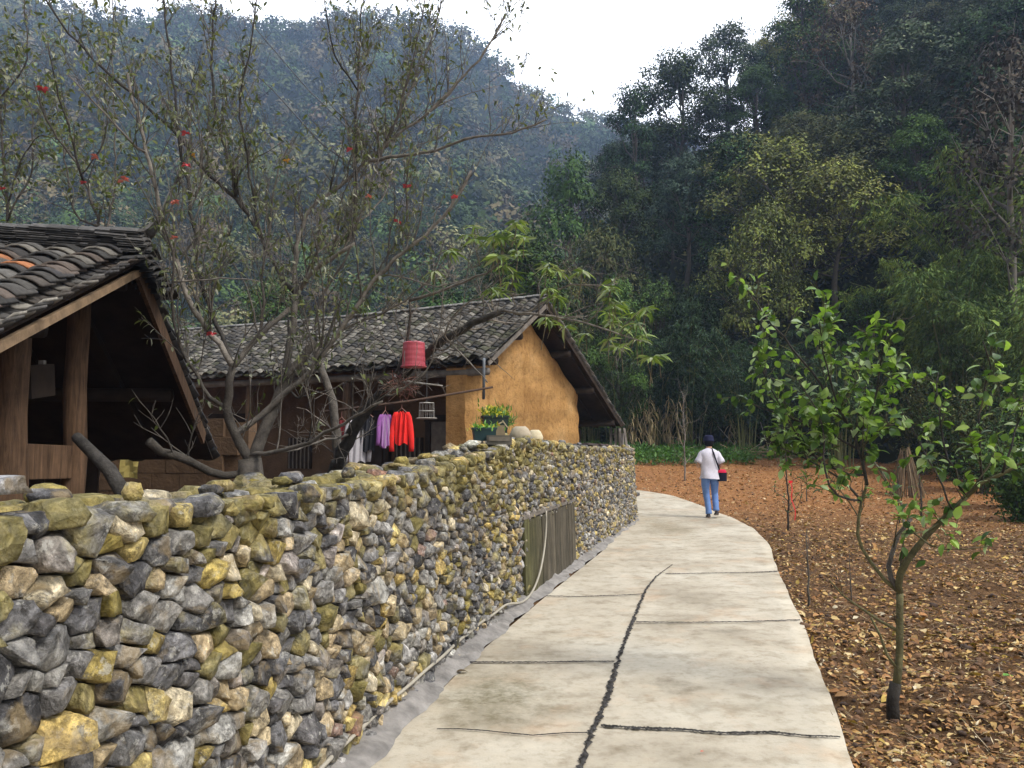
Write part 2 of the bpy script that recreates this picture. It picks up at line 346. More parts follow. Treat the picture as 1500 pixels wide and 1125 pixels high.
for i in range(nr): p = RR[i]; V.append((p[0]+.02, p[1], float(gz(p[0], p[1]))-.16))
for i in range(nr-1): a = i*(nc+1)+nc; b_ = (i+1)*(nc+1)+nc; Fq.append((a, base+i, base+i+1, b_))
me = np_mesh('road', V, Fq, smooth=True); road = link('road', me, M['concrete']); tag(road, kind='structure')
POLY = np.vstack([LL, RR[::-1]])
# joints between the slabs
rj = random.Random(11)
def joint(pix, widths, name='joint', mat='tar', jag=.8, lift=.010):
    pts = resample([G(*p) for p in pix], max(12, int(len(pix)*26))); n = len(pts); ws = np.interp(np.linspace(0, 1, n), np.linspace(0, 1, len(widths)), widths)
    V = []; Fq = []
    for i in range(n):
        t_ = pts[min(i+1, n-1)]-pts[max(i-1, 0)]; t_ = t_/np.linalg.norm(t_); s_ = np.array([t_[1], -t_[0], 0])
        j = (rj.random()-.5)*ws[i]*.9+.03*(float(fbm(pts[i][0], pts[i][1], 6, 4, 3.5))-.5)
        for k, u in enumerate((-.5, 0, .5)):
            q = pts[i]+s_*(u*ws[i]*(1+rj.uniform(-jag, jag))+j*.5); V.append((q[0], q[1], q[2]+lift+(.004+rj.random()*.006*ws[i]/.04 if k == 1 else 0)))
    for i in range(n-1):
        for k in range(2): a = i*3+k; Fq.append((a, a+1, a+4, a+3))
    return link(name, np_mesh(name, V, Fq), M[mat], road)
joint([(848, 1135), (853, 1118), (868, 1073), (880, 1050), (897, 1000), (903, 980), (917, 935), (935, 893), (946, 865), (962, 845), (985, 828)], [.028, .03, .035, .024, .03, .026, .022, .022, .016, .008])
joint([(880, 1066), (930, 1070), (1000, 1072), (1060, 1077), (1130, 1076), (1180, 1081), (1231, 1084)], [.03, .032, .022, .028, .02, .014])
joint([(688, 972), (740, 973), (800, 972), (850, 971), (900, 971)], [.02, .022, .018, .02, .016], jag=.6)
joint([(800, 875), (850, 876), (900, 874), (943, 872)], [.02, .016, .018, .014], jag=.6)
joint([(932, 913), (1000, 914), (1080, 913), (1172, 910)], [.022, .016, .016, .02], jag=.7)
joint([(975, 842), (1040, 841), (1100, 840), (1140, 838)], [.02, .02, .02, .03], jag=.6)
joint([(640, 1071), (672, 1071), (705, 1073), (740, 1077), (780, 1082), (830, 1078), (860, 1077)], [.004, .007, .006, .009, .006, .007, .006], jag=.8)
# ================================================================ GROUND
def axis(fine_a, fine_b, step, lo, hi, g=1.12):
    a = list(np.arange(fine_a, fine_b, step)); s_ = step
    while a[-1] < hi: s_ *= g; a.append(a[-1]+s_)
    s_ = step
    while a[0] > lo: s_ *= g; a.insert(0, a[0]-s_)
    return np.array(a)
gx = axis(.8, 9, .045, -160, 160, 1.09); gy = axis(2.5, 15, .05, -60, 75, 1.05)
X, Y = np.meshgrid(gx, gy); inr = in_poly(X, Y, POLY)
lump = (fbm(X, Y, 21, 5, 1.3)-.5)*.16+(fbm(X, Y, 31, 4, 7)-.5)*.09
Z = gz(X, Y)-.055+lump*np.where(X > 0, 1, .6); Z = np.where(inr, gz(X, Y)-.12, Z)
# soil stays below the slab edge close to the road
ny_, nx_ = X.shape; idx = np.arange(nx_*ny_).reshape(ny_, nx_)
Fq = np.stack([idx[:-1, :-1], idx[:-1, 1:], idx[1:, 1:], idx[1:, :-1]], -1).reshape(-1, 4)
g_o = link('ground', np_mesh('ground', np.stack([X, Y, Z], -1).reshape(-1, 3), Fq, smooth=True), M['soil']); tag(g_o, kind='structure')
def ground_z(x, y):
    return gz(x, y)-.055+((fbm(x, y, 21, 5, 1.3)-.5)*.16+(fbm(x, y, 31, 4, 7)-.5)*.09)
# ---- forested hill on the right and mountain on the left
A_R = np.array([-.2, .05, .085, .105, .115, .128, .15, .18, .21, .25, .29, .31, .33, .36, .45, .6, 1.0, 2.0])
E_R = np.array([.0, .03, .12, .30, .345, .40, .42, .43, .45, .475, .47, .46, .53, .62, .85, 1.1, 1.3, 1.4])
def h_right(x, y):
    s_ = (x-6)*.74+(y-36)*.67; a = x/np.maximum(y, 1)
    slope = 1.0+.9*np.maximum(s_, 0); cap = 1.6+np.interp(a, A_R, E_R)*np.clip(y, 0, 62)-6.5
    z = np.minimum(slope, np.maximum(cap, -2)); z = z+(fbm(x, y, 55, 3, .08)-.5)*2.5*sstep(s_, 0, 15)
    return np.where(s_ < 0, -2, z)
gx = np.arange(-6, 130, 1.5); gy = np.arange(-40, 130, 1.5); X, Y = np.meshgrid(gx, gy); Z = h_right(X, Y)
idx = np.arange(X.size).reshape(X.shape); Fq = np.stack([idx[:-1, :-1], idx[:-1, 1:], idx[1:, 1:], idx[1:, :-1]], -1).reshape(-1, 4)
h_o = link('hillside', np_mesh('hillside', np.stack([X, Y, Z], -1).reshape(-1, 3), Fq, smooth=True), M['hill']); tag(h_o, kind='structure')
MPX = np.array([-900, -300, 0, 60, 110, 180, 240, 300, 345, 390, 430, 470, 510, 560, 620, 680, 720, 760, 800, 840, 880, 940, 1100, 1500])
MPY = np.array([60, -60, -30, -2, 12, 22, 8, 5, 24, 32, 28, 18, 14, 24, 24, 50, 85, 122, 152, 168, 176, 190, 230, 300])
def h_mount(x, y):
    a = x/np.maximum(y, 1); E = (645-np.interp(750+a*FPX, MPX, MPY))/FPX
    t_ = np.clip((y-58)/222, 0, 1); H = E*280+1.5
    z = 1.0+H*(.35*t_+.65*t_**1.35)+(fbm(x, y, 77, 4, .02)-.5)*60*t_*(1-t_)*1.6
    return np.where(y > 280, np.maximum(H-(y-280)*.5, 0), z)
aa = np.linspace(-1.6, .5, 150); yy = np.r_[np.linspace(40, 100, 20), np.linspace(104, 280, 60), np.linspace(285, 500, 20)]
A_, Y = np.meshgrid(aa, yy); X = A_*Y; Z = np.where(Y < 58, -1, h_mount(X, Y)); 
idx = np.arange(X.size).reshape(X.shape); Fq = np.stack([idx[:-1, :-1], idx[:-1, 1:], idx[1:, 1:], idx[1:, :-1]], -1).reshape(-1, 4)
m_o = link('mountain', np_mesh('mountain', np.stack([X, Y, Z], -1).reshape(-1, 3), Fq, smooth=True), M['hill']); tag(m_o, kind='structure')
# ================================================================ STONE WALL
WB = [(-2.35, -3.0), (-1.33, 2.0), tuple(G(483, 1125)[:2]), tuple(G(600, 1010)[:2]), tuple(G(727, 903)[:2]), tuple(G(795, 853)[:2]), tuple(G(870, 800)[:2]), tuple(G(925, 764)[:2]), (2.55, 17.2)]
WBr = resample(WB, 400)
for k in range(30): WBr[1:-1] = (WBr[:-2]+2*WBr[1:-1]+WBr[2:])/4
wd = np.r_[0, np.cumsum(np.linalg.norm(np.diff(WBr, axis=0), axis=1))]; WLEN = wd[-1]
def wpos(s_):
    g_ = lambda u: np.array([np.interp(u, wd, WBr[:, 0]), np.interp(u, wd, WBr[:, 1])])
    m_ = min(max(s_, .06), WLEN-.06); t_ = g_(m_+.05)-g_(m_-.05); t_ = t_/np.linalg.norm(t_); p = g_(s_)+t_*(s_-min(max(s_, 0), WLEN))
    return p, t_, np.array([t_[1], -t_[0]])
rat = WBr[:, 0]/np.maximum(WBr[:, 1], .3)
def s_at(px):           # where along the wall the sight line through column px meets it (for tracing heights)
    a = (px-750)/FPX; ok = WBr[:, 1] > .8; i = np.where(ok)[0]; j = i[np.argmin(abs(rat[i]-a))]; return wd[j], WBr[j, 1]
HS = [(-50, 715), (0, 716), (60, 712), (200, 712), (320, 708), (400, 701), (500, 691), (560, 683), (650, 668), (700, 655), (735, 643), (760, 634), (800, 640), (850, 648), (915, 652)]
hs_s = []; hs_h = []
for px, py in HS: s_, y_ = s_at(px); hs_s.append(s_); hs_h.append(P(px, py, y_)[2]-.085)
def wtop(s_): return float(np.interp(s_, hs_s, hs_h))
def wall3(s_, h, d):
    d = d+.045*max(0, 1-h/1.5) if d > -.3 else d
    p, t_, n_ = wpos(s_); q = p+n_*d; return np.array([q[0], q[1], h+float(gz(q[0], q[1]))])
def onwall(px, py, d=0.0):
    s_, y_ = s_at(px); p = P(px, py, y_); pp, t_, n_ = wpos(s_); return np.array([p[0]+n_[0]*d, p[1]+n_[1]*d, p[2]]), s_
TH = .46
wall = MB(); zt = []; n = 300; V = []; Fq = []
for i in range(n):
    s_ = WLEN*i/(n-1); h = wtop(s_)-.03
    for (d, z) in ((-.035, -.1), (-.035, h), (-TH+.05, h), (-TH+.05, -.1)): V.append(wall3(s_, z, d))
for i in range(n-1):
    for k in range(3): a = i*4+k; Fq.append((a, a+1, a+5, a+4))
core = link('stone_wall', np_mesh('stone_wall', V, Fq), M['core'])
tag(core, 'long dry stone wall of grey and yellow mossy rocks curving beside the concrete path', 'stone wall')
# panel extent in s
PS0, _ = s_at(757); PS1, _ = s_at(833)
sr = random.Random(7)
GREY = [(.15, .145, .14), (.19, .18, .165), (.10, .097, .097), (.25, .24, .225), (.17, .15, .13), (.12, .117, .12), (.30, .29, .265), (.22, .21, .20)]
DARK = [(.075, .073, .076), (.09, .085, .085), (.06, .058, .06)]
TAN = [(.42, .34, .21), (.36, .28, .17), (.48, .41, .28), (.31, .24, .14)]
YEL = [(.40, .29, .10), (.46, .36, .14), (.34, .26, .08)]
RED = [(.22, .12, .08), (.22, .15, .12)]
PINK = [(.32, .28, .255)]
def stone_col(r, h, top, s_):
    x = r.random()
    if x < .54: c = r.choice(GREY)
    elif x < .70: c = r.choice(DARK)
    elif x < .87: c = r.choice(TAN)
    elif x < .965: c = r.choice(YEL)
    elif x < .975: c = r.choice(RED)
    else: c = r.choice(PINK)
    k = r.uniform(.8, 1.2); ms = max(0, 1-(top-h)/.5)*.42+(r.random()**4)*.8
    ms += .4*max(0, 1-abs(s_-s_at(740)[0])/3.2)*(.4+.6*min(1, h/top))
    if h < .3*top and x < .6: k *= 1.15
    return (c[0]*k, c[1]*k, c[2]*k, min(1, ms*r.uniform(.4, 1.2)))
def clip(poly, nx, ny, c):           # keep points with nx*x+ny*y <= c
    out = []
    for i in range(len(poly)):
        p = poly[i]; q = poly[(i+1) % len(poly)]; a = nx*p[0]+ny*p[1]-c; b_ = nx*q[0]+ny*q[1]-c
        if a <= 0: out.append(p)
        if (a < 0 < b_) or (b_ < 0 < a): k = a/(a-b_); out.append((p[0]+k*(q[0]-p[0]), p[1]+k*(q[1]-p[1])))
    return out
seeds = []; cell = {}
AN = 1.32                                    # stones a little wider than tall
def try_seed(s_, h, r):
    k = (int(s_/.3), int(h*AN/.3))
    for i in (-1, 0, 1):
        for j in (-1, 0, 1):
            for (a, b_, q) in cell.get((k[0]+i, k[1]+j), ()):
                if (a-s_)**2+(b_-h*AN)**2 < ((q+r)*.93)**2: return
    seeds.append((s_, h*AN, r)); cell.setdefault(k, []).append((s_, h*AN, r))
for rad, cnt in ((.105, 40), (.082, 500), (.066, 3000), (.053, 7000), (.041, 16000), (.030, 22000)):
    for _ in range(cnt):
        s_ = sr.uniform(0, WLEN); h = sr.uniform(0, wtop(s_))
        sc = .9 if s_ < s_at(640)[0] else .72
        try_seed(s_, h, rad*sc*sr.uniform(.9, 1.1))
grid = {}
for i, (a, b_, r) in enumerate(seeds): grid.setdefault((int(a/.3), int(b_/.3)), []).append(i)
bm = bmesh.new(); stoneV = []; stoneF = []; stoneC = []
def hull_stone(pts3, col, near, seed):
    """faceted rock: convex hull of 3D points, roughened when near; returns lists"""
    b = bmesh.new()
    for p in pts3: b.verts.new(p)
    try: bmesh.ops.convex_hull(b, input=b.verts[:])
    except Exception: b.free(); return
    lo = [v for v in b.verts if not v.link_faces]
    if lo: bmesh.ops.delete(b, geom=lo, context='VERTS')
    if near:
        bmesh.ops.triangulate(b, faces=b.faces[:])
        cuts = 2 if near > 1 else 1
        bmesh.ops.subdivide_edges(b, edges=b.edges[:], cuts=cuts, use_grid_fill=True)
        bmesh.ops.smooth_vert(b, verts=b.verts[:], factor=.03, use_axis_x=True, use_axis_y=True, use_axis_z=True)
        for v in b.verts:
            q = v.co*16+Vector((seed*1.7, 0, 0)); d = -abs(mnoise.noise(q))*.007+mnoise.noise(q*2.7)*.0045+.001; v.co += v.normal*d if v.normal.length else Vector((0, 0, 0))
    b.verts.index_update(); n0 = len(stoneV)
    for v in b.verts: stoneV.append(tuple(v.co)); stoneC.append(col)
    for f in b.faces: 
        vs = [v.index+n0 for v in f.verts]
        for k in range(1, len(vs)-1): stoneF.append((vs[0], vs[k], vs[k+1]))
    b.free()
for i, (a, b_, r) in enumerate(seeds):
    poly = [(a-.35, b_-.35), (a+.35, b_-.35), (a+.35, b_+.35), (a-.35, b_+.35)]; k = (int(a/.3), int(b_/.3))
    for di in (-1, 0, 1):
        for dj in (-1, 0, 1):
            for j in grid.get((k[0]+di, k[1]+dj), ()):
                if j == i: continue
                a2, b2, r2 = seeds[j]; nx, ny = a2-a, b2-b_; D2 = nx*nx+ny*ny
                if D2 > .5: continue
                c = nx*a+ny*b_+(D2+r*r-r2*r2)/2; poly = clip(poly, nx, ny, c)
                if len(poly) < 3: break
            if len(poly) < 3: break
        if len(poly) < 3: break
    top = wtop(a)
    poly = clip(poly, 0, 1, (top+.02)*AN) if len(poly) >= 3 else []
    poly = clip(poly, 0, -1, .06*AN) if len(poly) >= 3 else []
    if len(poly) < 3: continue
    cx = sum(p[0] for p in poly)/len(poly); cy = sum(p[1] for p in poly)/len(poly)
    if PS0+.08 < cx < PS1-.08 and cy/AN < .74: continue
    near = 2 if a < s_at(560)[0] and a > s_at(-40)[0]-.5 else 1
    f = .985; bulge = sr.uniform(.012, .062); pts = []; tiltx, tilty = sr.uniform(-.42, .42), sr.uniform(-.42, .42)
    for (x, y) in poly:
        jx = sr.uniform(.93, 1.0)
        qx, qy = cx+(x-cx)*jx*f, cy+(y-cy)*jx*f
        pts.append((qx, qy, -.08)); pts.append((qx, qy, sr.uniform(-.015, .02)))
    for (x, y) in poly:
        if sr.random() < .22: continue
        ins = sr.uniform(.62, .96); px_, py_ = cx+(x-cx)*ins, cy+(y-cy)*ins
        pts.append((px_, py_, bulge+sr.choice((0, 0, 0, -.012))+(px_-cx)*tiltx+(py_-cy)*tilty))
    hull_stone([tuple(wall3(p[0], p[1]/AN, p[2])) for p in pts], stone_col(sr, cy/AN, top, a), near, i)
# coping: flat loose stones laid on top in three rows, and the rough back face
s_ = .2
def slab(s_, h, d, ln, dp, th, near, mossy=1.0, col=None, rz=None):
    p0 = wall3(s_, h, d); pp, t_, n_ = wpos(s_); an = sr.uniform(-.4, .4) if rz is None else rz; c_, s2 = math.cos(an), math.sin(an)
    ux = np.array([t_[0]*c_+n_[0]*s2, t_[1]*c_+n_[1]*s2, sr.uniform(-.08, .08)]); uy = np.array([-t_[0]*s2+n_[0]*c_, -t_[1]*s2+n_[1]*c_, sr.uniform(-.1, .1)]); pts = []
    for k in range(9):
        t2 = k/9*2*math.pi+sr.uniform(-.2, .2); rr = sr.uniform(.8, 1)
        for (zz, q) in ((0, .85), (th*sr.uniform(.35, .6), 1), (th*sr.uniform(.85, 1.05), sr.uniform(.5, .8))):
            pts.append(tuple(p0+ux*math.cos(t2)*rr*q*ln/2+uy*math.sin(t2)*rr*q*dp/2+np.array([0, 0, zz])))
    c = col or stone_col(sr, 1, 1, s_); hull_stone(pts, (c[0], c[1], c[2], min(1, (.1+.7*sr.random())*mossy)), near, int(s_*1000) % 997)
for d0 in (-.03, -.2, -.37):
    s_ = .1
    while s_ < WLEN:
        ln = sr.uniform(.1, .26); near = 2 if s_ < s_at(560)[0] else 1
        slab(s_+ln/2, wtop(s_)-.03+sr.uniform(-.01, .01), d0+sr.uniform(-.03, .03), ln*1.08, sr.uniform(.13, .22), sr.uniform(.045, .085), near); s_ += ln
s_ = .5
while s_ < WLEN:                         # odd extra stones lying on the coping
    ln = sr.uniform(.08, .18)
    slab(s_, wtop(s_)+.035, sr.uniform(-.34, -.05), ln, ln*.8, sr.uniform(.03, .06), 1); s_ += sr.uniform(.12, .7)
for i in range(1500):
    s_ = sr.uniform(0, WLEN); h = sr.uniform(.05, wtop(s_)); 
    r_ = sr.uniform(.06, .13); c0 = wall3(s_, h, -TH+.04); pts = [tuple(c0+nrm(np.array([sr.gauss(0, 1) for _ in range(3)]))*r_*np.array([1, 1, .8])) for _ in range(12)]
    hull_stone(pts, stone_col(sr, h, wtop(s_), s_), 0, i)
# end face of the wall round the bend
for h in np.arange(.06, wtop(WLEN), .11):
    for d in np.arange(-.42, .04, .12):
        c0 = wall3(WLEN, h+sr.uniform(-.02, .02), d); r_ = sr.uniform(.065, .09); pts = [tuple(c0+nrm(np.array([sr.gauss(0, 1) for _ in range(3)]))*r_) for _ in range(14)]
        hull_stone(pts, stone_col(sr, h, 1.5, WLEN), 1, int(h*100))
st = link('stonework', np_mesh('stonework', stoneV, stoneF, stoneC), M['stone'], core)
# kerb of fresh mortar along the foot of the wall
n = 260; V = []; Fq = []; s_lo, s_hi = .3, WLEN-.1; kc = 9
LLd = LL
for i in range(n):
    s_ = s_lo+(s_hi-s_lo)*i/(n-1); p, t_, n_ = wpos(s_)
    dd = np.linalg.norm(LLd-p, axis=1); j = int(np.argmin(dd)); wdt = max(.10, min(.18, dd[j]-.01))+.02*math.sin(s_*7)+rj.uniform(-.01, .012)
    for k in range(kc):
        u = k/(kc-1); d = -.04+u*(wdt+.07); q = p+n_*d; hgt = .012+.085*(1-u)**1.3
        hgt += (fbm(s_*1, u*.5, 13, 5, 7)-.5)*.075*(1-abs(2*u-1)**3); 
        if k == kc-1: hgt = .002
        V.append((q[0], q[1], float(gz(*q))+float(hgt)))
for i in range(n-1):
    for k in range(kc-1): a = i*kc+k; Fq.append((a, a+1, a+kc+1, a+kc))
kb = link('kerb', np_mesh('kerb', V, Fq, smooth=True), M['mortar']); tag(kb, kind='structure')
# weathered board panel set against the wall
pe = MB(); pr = random.Random(5); c0 = PS0
while c0 < PS1-.03:
    w_ = min(pr.uniform(.17, .27), PS1-c0); h_ = .80+pr.uniform(-.02, .03); k = pr.uniform(.75, 1.2); mossk = max(0, 1-(c0-PS0)/.9)
    col = (.085*k, (.074+.008*mossk)*k, (.058-.02*mossk)*k)
    V = []; 
    for (ss, dd) in ((c0+.002, -.02), (c0+w_-.002, -.02), (c0+w_-.002, .045+pr.uniform(0, .008)), (c0+.002, .045+pr.uniform(0, .008))):
        V.append(wall3(ss, .03, dd)); V.append(wall3(ss, h_, dd))
    pe.add(V, [(0, 2, 3, 1), (2, 4, 5, 3), (4, 6, 7, 5), (6, 0, 1, 7), (1, 3, 5, 7), (0, 6, 4, 2)], col); c0 += w_
m, t, b = newmat('weathered_board', .85, .2); co = coords(t); a = N(t, 'ShaderNodeAttribute', attribute_name='Col')
mp = N(t, 'ShaderNodeMapping'); mp.inputs['Scale'].default_value = (1, 1, .07); t.links.new(co, mp.inputs[0]); n1 = noise_(t, 30, 7, .7, mp.outputs[0]); n2 = noise_(t, 3, 5, .6, co)
c = mix_(t, 1, a.outputs['Color'], ramp_(t, n1.outputs[0], [(.3, .35), (.5, .95), (.7, 1.9)]).outputs[0], 'MULTIPLY'); c = mix_(t, .6, c, ramp_(t, n2.outputs[0], [(.35, (.5, .5, .4)), (.65, (1.2, 1.15, 1))]).outputs[0], 'MULTIPLY')
t.links.new(c, b.inputs['Base Color']); bump_(t, b, n1.outputs[0], .9, .015)
pn = pe.build('board_panel', m); tag(pn, 'weathered grey upright boards closing a low opening in the stone wall', 'panel')
rl = MB(); rl.beam(wall3(PS0-.02, .82, .03), wall3(PS1+.02, .82, .03), .05, .035); rl.build('top_rail', M['greywood'], pn)
# hose lying along the kerb and climbing the panel
hp = []
for s_ in np.arange(.8, s_at(735)[0], .12): hp.append(wall3(s_, .11+.006*math.sin(s_*9), .035+.012*math.sin(s_*3.1)))
for px, py in ((742, 884), (757, 874), (768, 855), (776, 830), (781, 800), (784, 770), (783, 748)): q, _ = onwall(px, py, .13); hp.append(q)
hp = resample(hp, 160)
for k in range(6): hp[1:-1] = (hp[:-2]+2*hp[1:-1]+hp[2:])/4
hb = MB(); hb.tube(list(hp), .011, 7, (.36, .33, .27)); ho = hb.build('hose', M['plastic'], smooth=True); tag(ho, 'pale hose running along the foot of the stone wall and up the boards', 'hose')
# ================================================================ TILED ROOFS
def v3(p2, z): return np.array([p2[0], p2[1], z], float)
def tiles(O, r, sd, L, SL, pitch=.2, w=.17, expo=.1, ln=.19, th=.012, seed=1, cols=None, jit=.006, sag=.04, moss=0.):
    """cover tiles over pan tiles on the plane through O (ridge end), r along the ridge, sd down the slope"""
    rs = np.random.RandomState(seed); r = nrm(r); sd = nrm(sd); nn = np.cross(sd, r); nn = nn if nn[2] > 0 else -nn
    nx = int(L/pitch)+1; ny = int((SL-ln)/expo)+2; K = 6
    u = np.linspace(-.5, .5, K); VV = []; FF = []; CC = []
    for kind in (0, 1):
        i, j = np.meshgrid(np.arange(nx), np.arange(ny), indexing='ij'); i = i.ravel(); j = j.ravel(); n = len(i)
        cx = (i+.5*kind+.25)*pitch+rs.uniform(-jit, jit, n)+(rs.uniform(-.02, .02, nx))[i]; y0 = j*expo+rs.uniform(-jit*2, jit*2, n)+(rs.uniform(-.03, .03, nx))[i]
        ww = w*rs.uniform(.94, 1.06, n)*(1.0 if kind else 1.08); yaw = rs.uniform(-.07, .07, n); lift = rs.uniform(0, .008, n)
        prof = sag*(1-4*u*u) if kind == 1 else sag*4*u*u-sag*.9
        V = np.zeros((n, 2, K, 2, 3))
        for a in range(2):           # a=0 upper edge, 1 lower edge
            for k in range(K):
                for q in range(2):
                    xx = cx+u[k]*ww*(1.0 if a else .93); yy = y0+a*ln; xx = xx+yaw*(a*ln-ln/2)*1.0; yy = yy-yaw*u[k]*ww
                    zz = (prof[k]*(1.1 if a else .95))+(th*(ln/expo)*1.15*a)+lift+(th if q == 0 else 0)+.03*kind
                    V[:, a, k, q, :] = O+np.outer(xx, r)+np.outer(yy, sd)+np.outer(zz, nn)
        T = []
        ix = lambda a, k, q: (a*K+k)*2+q
        for k in range(K-1):
            T += [(ix(0, k, 0), ix(0, k+1, 0), ix(1, k+1, 0), ix(1, k, 0)), (ix(0, k, 1), ix(1, k, 1), ix(1, k+1, 1), ix(0, k+1, 1)), (ix(1, k, 0), ix(1, k+1, 0), ix(1, k+1, 1), ix(1, k, 1))]
        T += [(ix(0, 0, 0), ix(1, 0, 0), ix(1, 0, 1), ix(0, 0, 1)), (ix(0, K-1, 0), ix(0, K-1, 1), ix(1, K-1, 1), ix(1, K-1, 0))]
        T = np.array(T); F = (T[None]+(np.arange(n)*K*4)[:, None, None]).reshape(-1, 4)
        pal = np.array(cols if cols is not None else [(.10, .095, .09), (.14, .13, .12), (.07, .066, .064), (.19, .175, .155), (.12, .105, .09)])
        c = pal[rs.randint(0, len(pal), n)]*rs.uniform(.75, 1.25, (n, 1))
        VV.append(V.reshape(-1, 3)); FF.append(F+sum(len(x) for x in VV[:-1])); CC.append(np.repeat(c, K*4, 0))
    return np.vstack(VV), np.vstack(FF), np.vstack(CC)
SHEDCOL = [(.07, .066, .062), (.10, .095, .088), (.05, .048, .046), (.20, .185, .16), (.09, .078, .068), (.06, .056, .054), (.13, .12, .105), (.055, .052, .052), (.10, .08, .068)]
# ---------------------------------------------------------------- open timber shed on the left
hA = np.array([-2.855, 6.0]); hu = nrm(np.array([-.12, .993])); hr = np.array([-hu[1], hu[0]])
ZR = 2.97; FS, BS = .40, .62         # drop per metre of run, front and back
shed = empty('timber_shed', (-3.3, 5.9, 0), 0, 'open timber shed with log posts and a curled black tile roof at the left edge', 'shed')
def hp3(t_, l_, z): q = hA+hu*t_+hr*l_; return np.array([q[0], q[1], z])
sf = nrm(np.array([-hu[0], -hu[1], -FS])); sb = nrm(np.array([hu[0], hu[1], -BS])); r3 = v3(hr, 0)
V1, F1, C1 = tiles(hp3(0, -.02, ZR), r3, sf, 2.9, 2.3*math.hypot(1, FS), .25, .225, .125, .24, .016, 4, SHEDCOL, .012, .05)
# orange tiles
rs = np.random.RandomState(8); nt_ = len(C1)//24; orange_ = rs.choice(nt_, 20, replace=False)
nxn = int(2.9/.25)+1; nyn = (len(C1)//24)//(2*nxn)
orange_ = [nxn*nyn+i*nyn+j for (i, j) in ((3, 2), (1, 6), (5, 7), (2, 4), (4, 10))]+[i*nyn+j for (i, j) in ((2, 1), (2, 2))]
for k in orange_: C1[k*24:(k+1)*24] = np.array([.36, .15, .07])*rs.uniform(.8, 1.1)
V2, F2, C2 = tiles(hp3(0, -.02, ZR), r3, sb, 2.9, 2.5*math.hypot(1, BS), .25, .225, .125, .24, .016, 5, SHEDCOL, .012, .05)
rf = link('roof', np_mesh('roof', np.vstack([V1, V2]), np.vstack([F1, F2+len(V1)]), np.vstack([C1, C2])), M['tile'], shed)
# ridge: stacked curved tiles laid along it, ending in an upswept horn
rb = MB(); rr_ = random.Random(4)
for lay in range(5):
    l_ = -.16+lay*.025
    while l_ < 2.9:
        c = hp3(rr_.uniform(-.02, .02), l_, ZR+.035+lay*.036); k = rr_.uniform(.6, 1.2); col = (.10*k, .095*k, .09*k)
        rings = []; tl = rr_.uniform(.2, .24)
        V = []
        for a in (0, 1):
            for kx in range(7):
                u_ = (kx/6-.5); zz = .05*(1-4*u_*u_)+.012*a
                for q in (0, .014): V.append(c+r3*(tl*a)+v3(hu, 0)*(u_*.26)+np.array([0, 0, zz-q+rr_.uniform(-.002, .002)]))
        F = []
        for kx in range(6):
            i0 = kx*2; j0 = 14+kx*2; F += [(i0, i0+2, j0+2, j0), (i0+1, j0+1, j0+3, i0+3), (i0, i0+1, i0+3, i0+2), (j0, j0+2, j0+3, j0+1)]
        rb.add(V, F, col); l_ += tl*.5
for k in range(7):                     # stack of tile ends at the gable
    c = hp3(-.05+.02*k, -.14-.008*k, ZR-.03-k*.028); V = []
    for a in (0, 1):
        for kx in range(7):
            u_ = (kx/6-.5); zz = .055*(1-4*u_*u_)
            for q in (0, .016): V.append(c+r3*(.22*a)+v3(hu, 0)*(u_*.30+.05*k)+np.array([0, 0, zz-q-a*.02]))
    F = []
    for kx in range(6):
        i0 = kx*2; j0 = 14+kx*2; F += [(i0, i0+2, j0+2, j0), (i0+1, j0+1, j0+3, i0+3), (i0, i0+1, i0+3, i0+2), (j0, j0+2, j0+3, j0+1)]
    rb.add(V, F, (.07, .067, .065))
rb.build('ridge_tiles', M['tile'], rf)
hn = MB(); pts = [hp3(0, -.06-.02*k, ZR+.20+.0042*k*k) for k in range(10)]
for k in range(9):
    a, b_ = pts[k], pts[k+1]; w1 = .13*(1-k/10); w2 = .13*(1-(k+1)/10); V = [a-v3(hu, 0)*w1, a+v3(hu, 0)*w1, b_+v3(hu, 0)*w2, b_-v3(hu, 0)*w2]; V += [p-np.array([0, 0, .022]) for p in V]
    hn.add(V, [(0, 1, 2, 3), (7, 6, 5, 4), (0, 4, 5, 1), (2, 6, 7, 3), (0, 3, 7, 4), (1, 5, 6, 2)], (.12, .115, .11))
hn.build('ridge_horn', M['tile'], rf)
# sheet added under the tiles to block light gaps, barge boards, rafters, purlins
ub = MB()
for (sd_, run, dr) in ((-1, 2.25, FS), (1, 2.45, BS)):
    V = [hp3(0, -.02, ZR-.03), hp3(0, 2.9, ZR-.03), hp3(sd_*run, 2.9, ZR-.03-run*dr), hp3(sd_*run, -.02, ZR-.03-run*dr)]; V += [p-np.array([0, 0, .02]) for p in V]
    ub.add(V, [(0, 1, 2, 3), (7, 6, 5, 4), (0, 4, 5, 1), (2, 6, 7, 3), (0, 3, 7, 4), (1, 5, 6, 2)])
ub.build('light_block_sheet', M['darkwood'], shed)
def barge(t0, t1, z0, z1, mat, nm, h=.11, l_=-.035):
    b_ = MB(); b_.beam(hp3(t0, l_, z0), hp3(t1, l_, z1), .03, h, (0, 0, 1)); return b_.build(nm, mat, shed)
barge(0, -2.25, ZR-.10, ZR-.10-2.25*FS, M['palewood'], 'barge_board', .05)
barge(0, 2.0, ZR-.11, ZR-.11-2.0*BS, M['wood'], 'barge_board', .13)
for l_ in (.55, 1.15, 1.8):
    for (sd_, run, dr) in ((-1, 2.2, FS), (1, 2.3, BS)):
        b_ = MB(); b_.beam(hp3(0, l_, ZR-.09), hp3(sd_*run, l_, ZR-.09-run*dr), .11, .06); b_.build('rafter', M['darkwood'], shed)
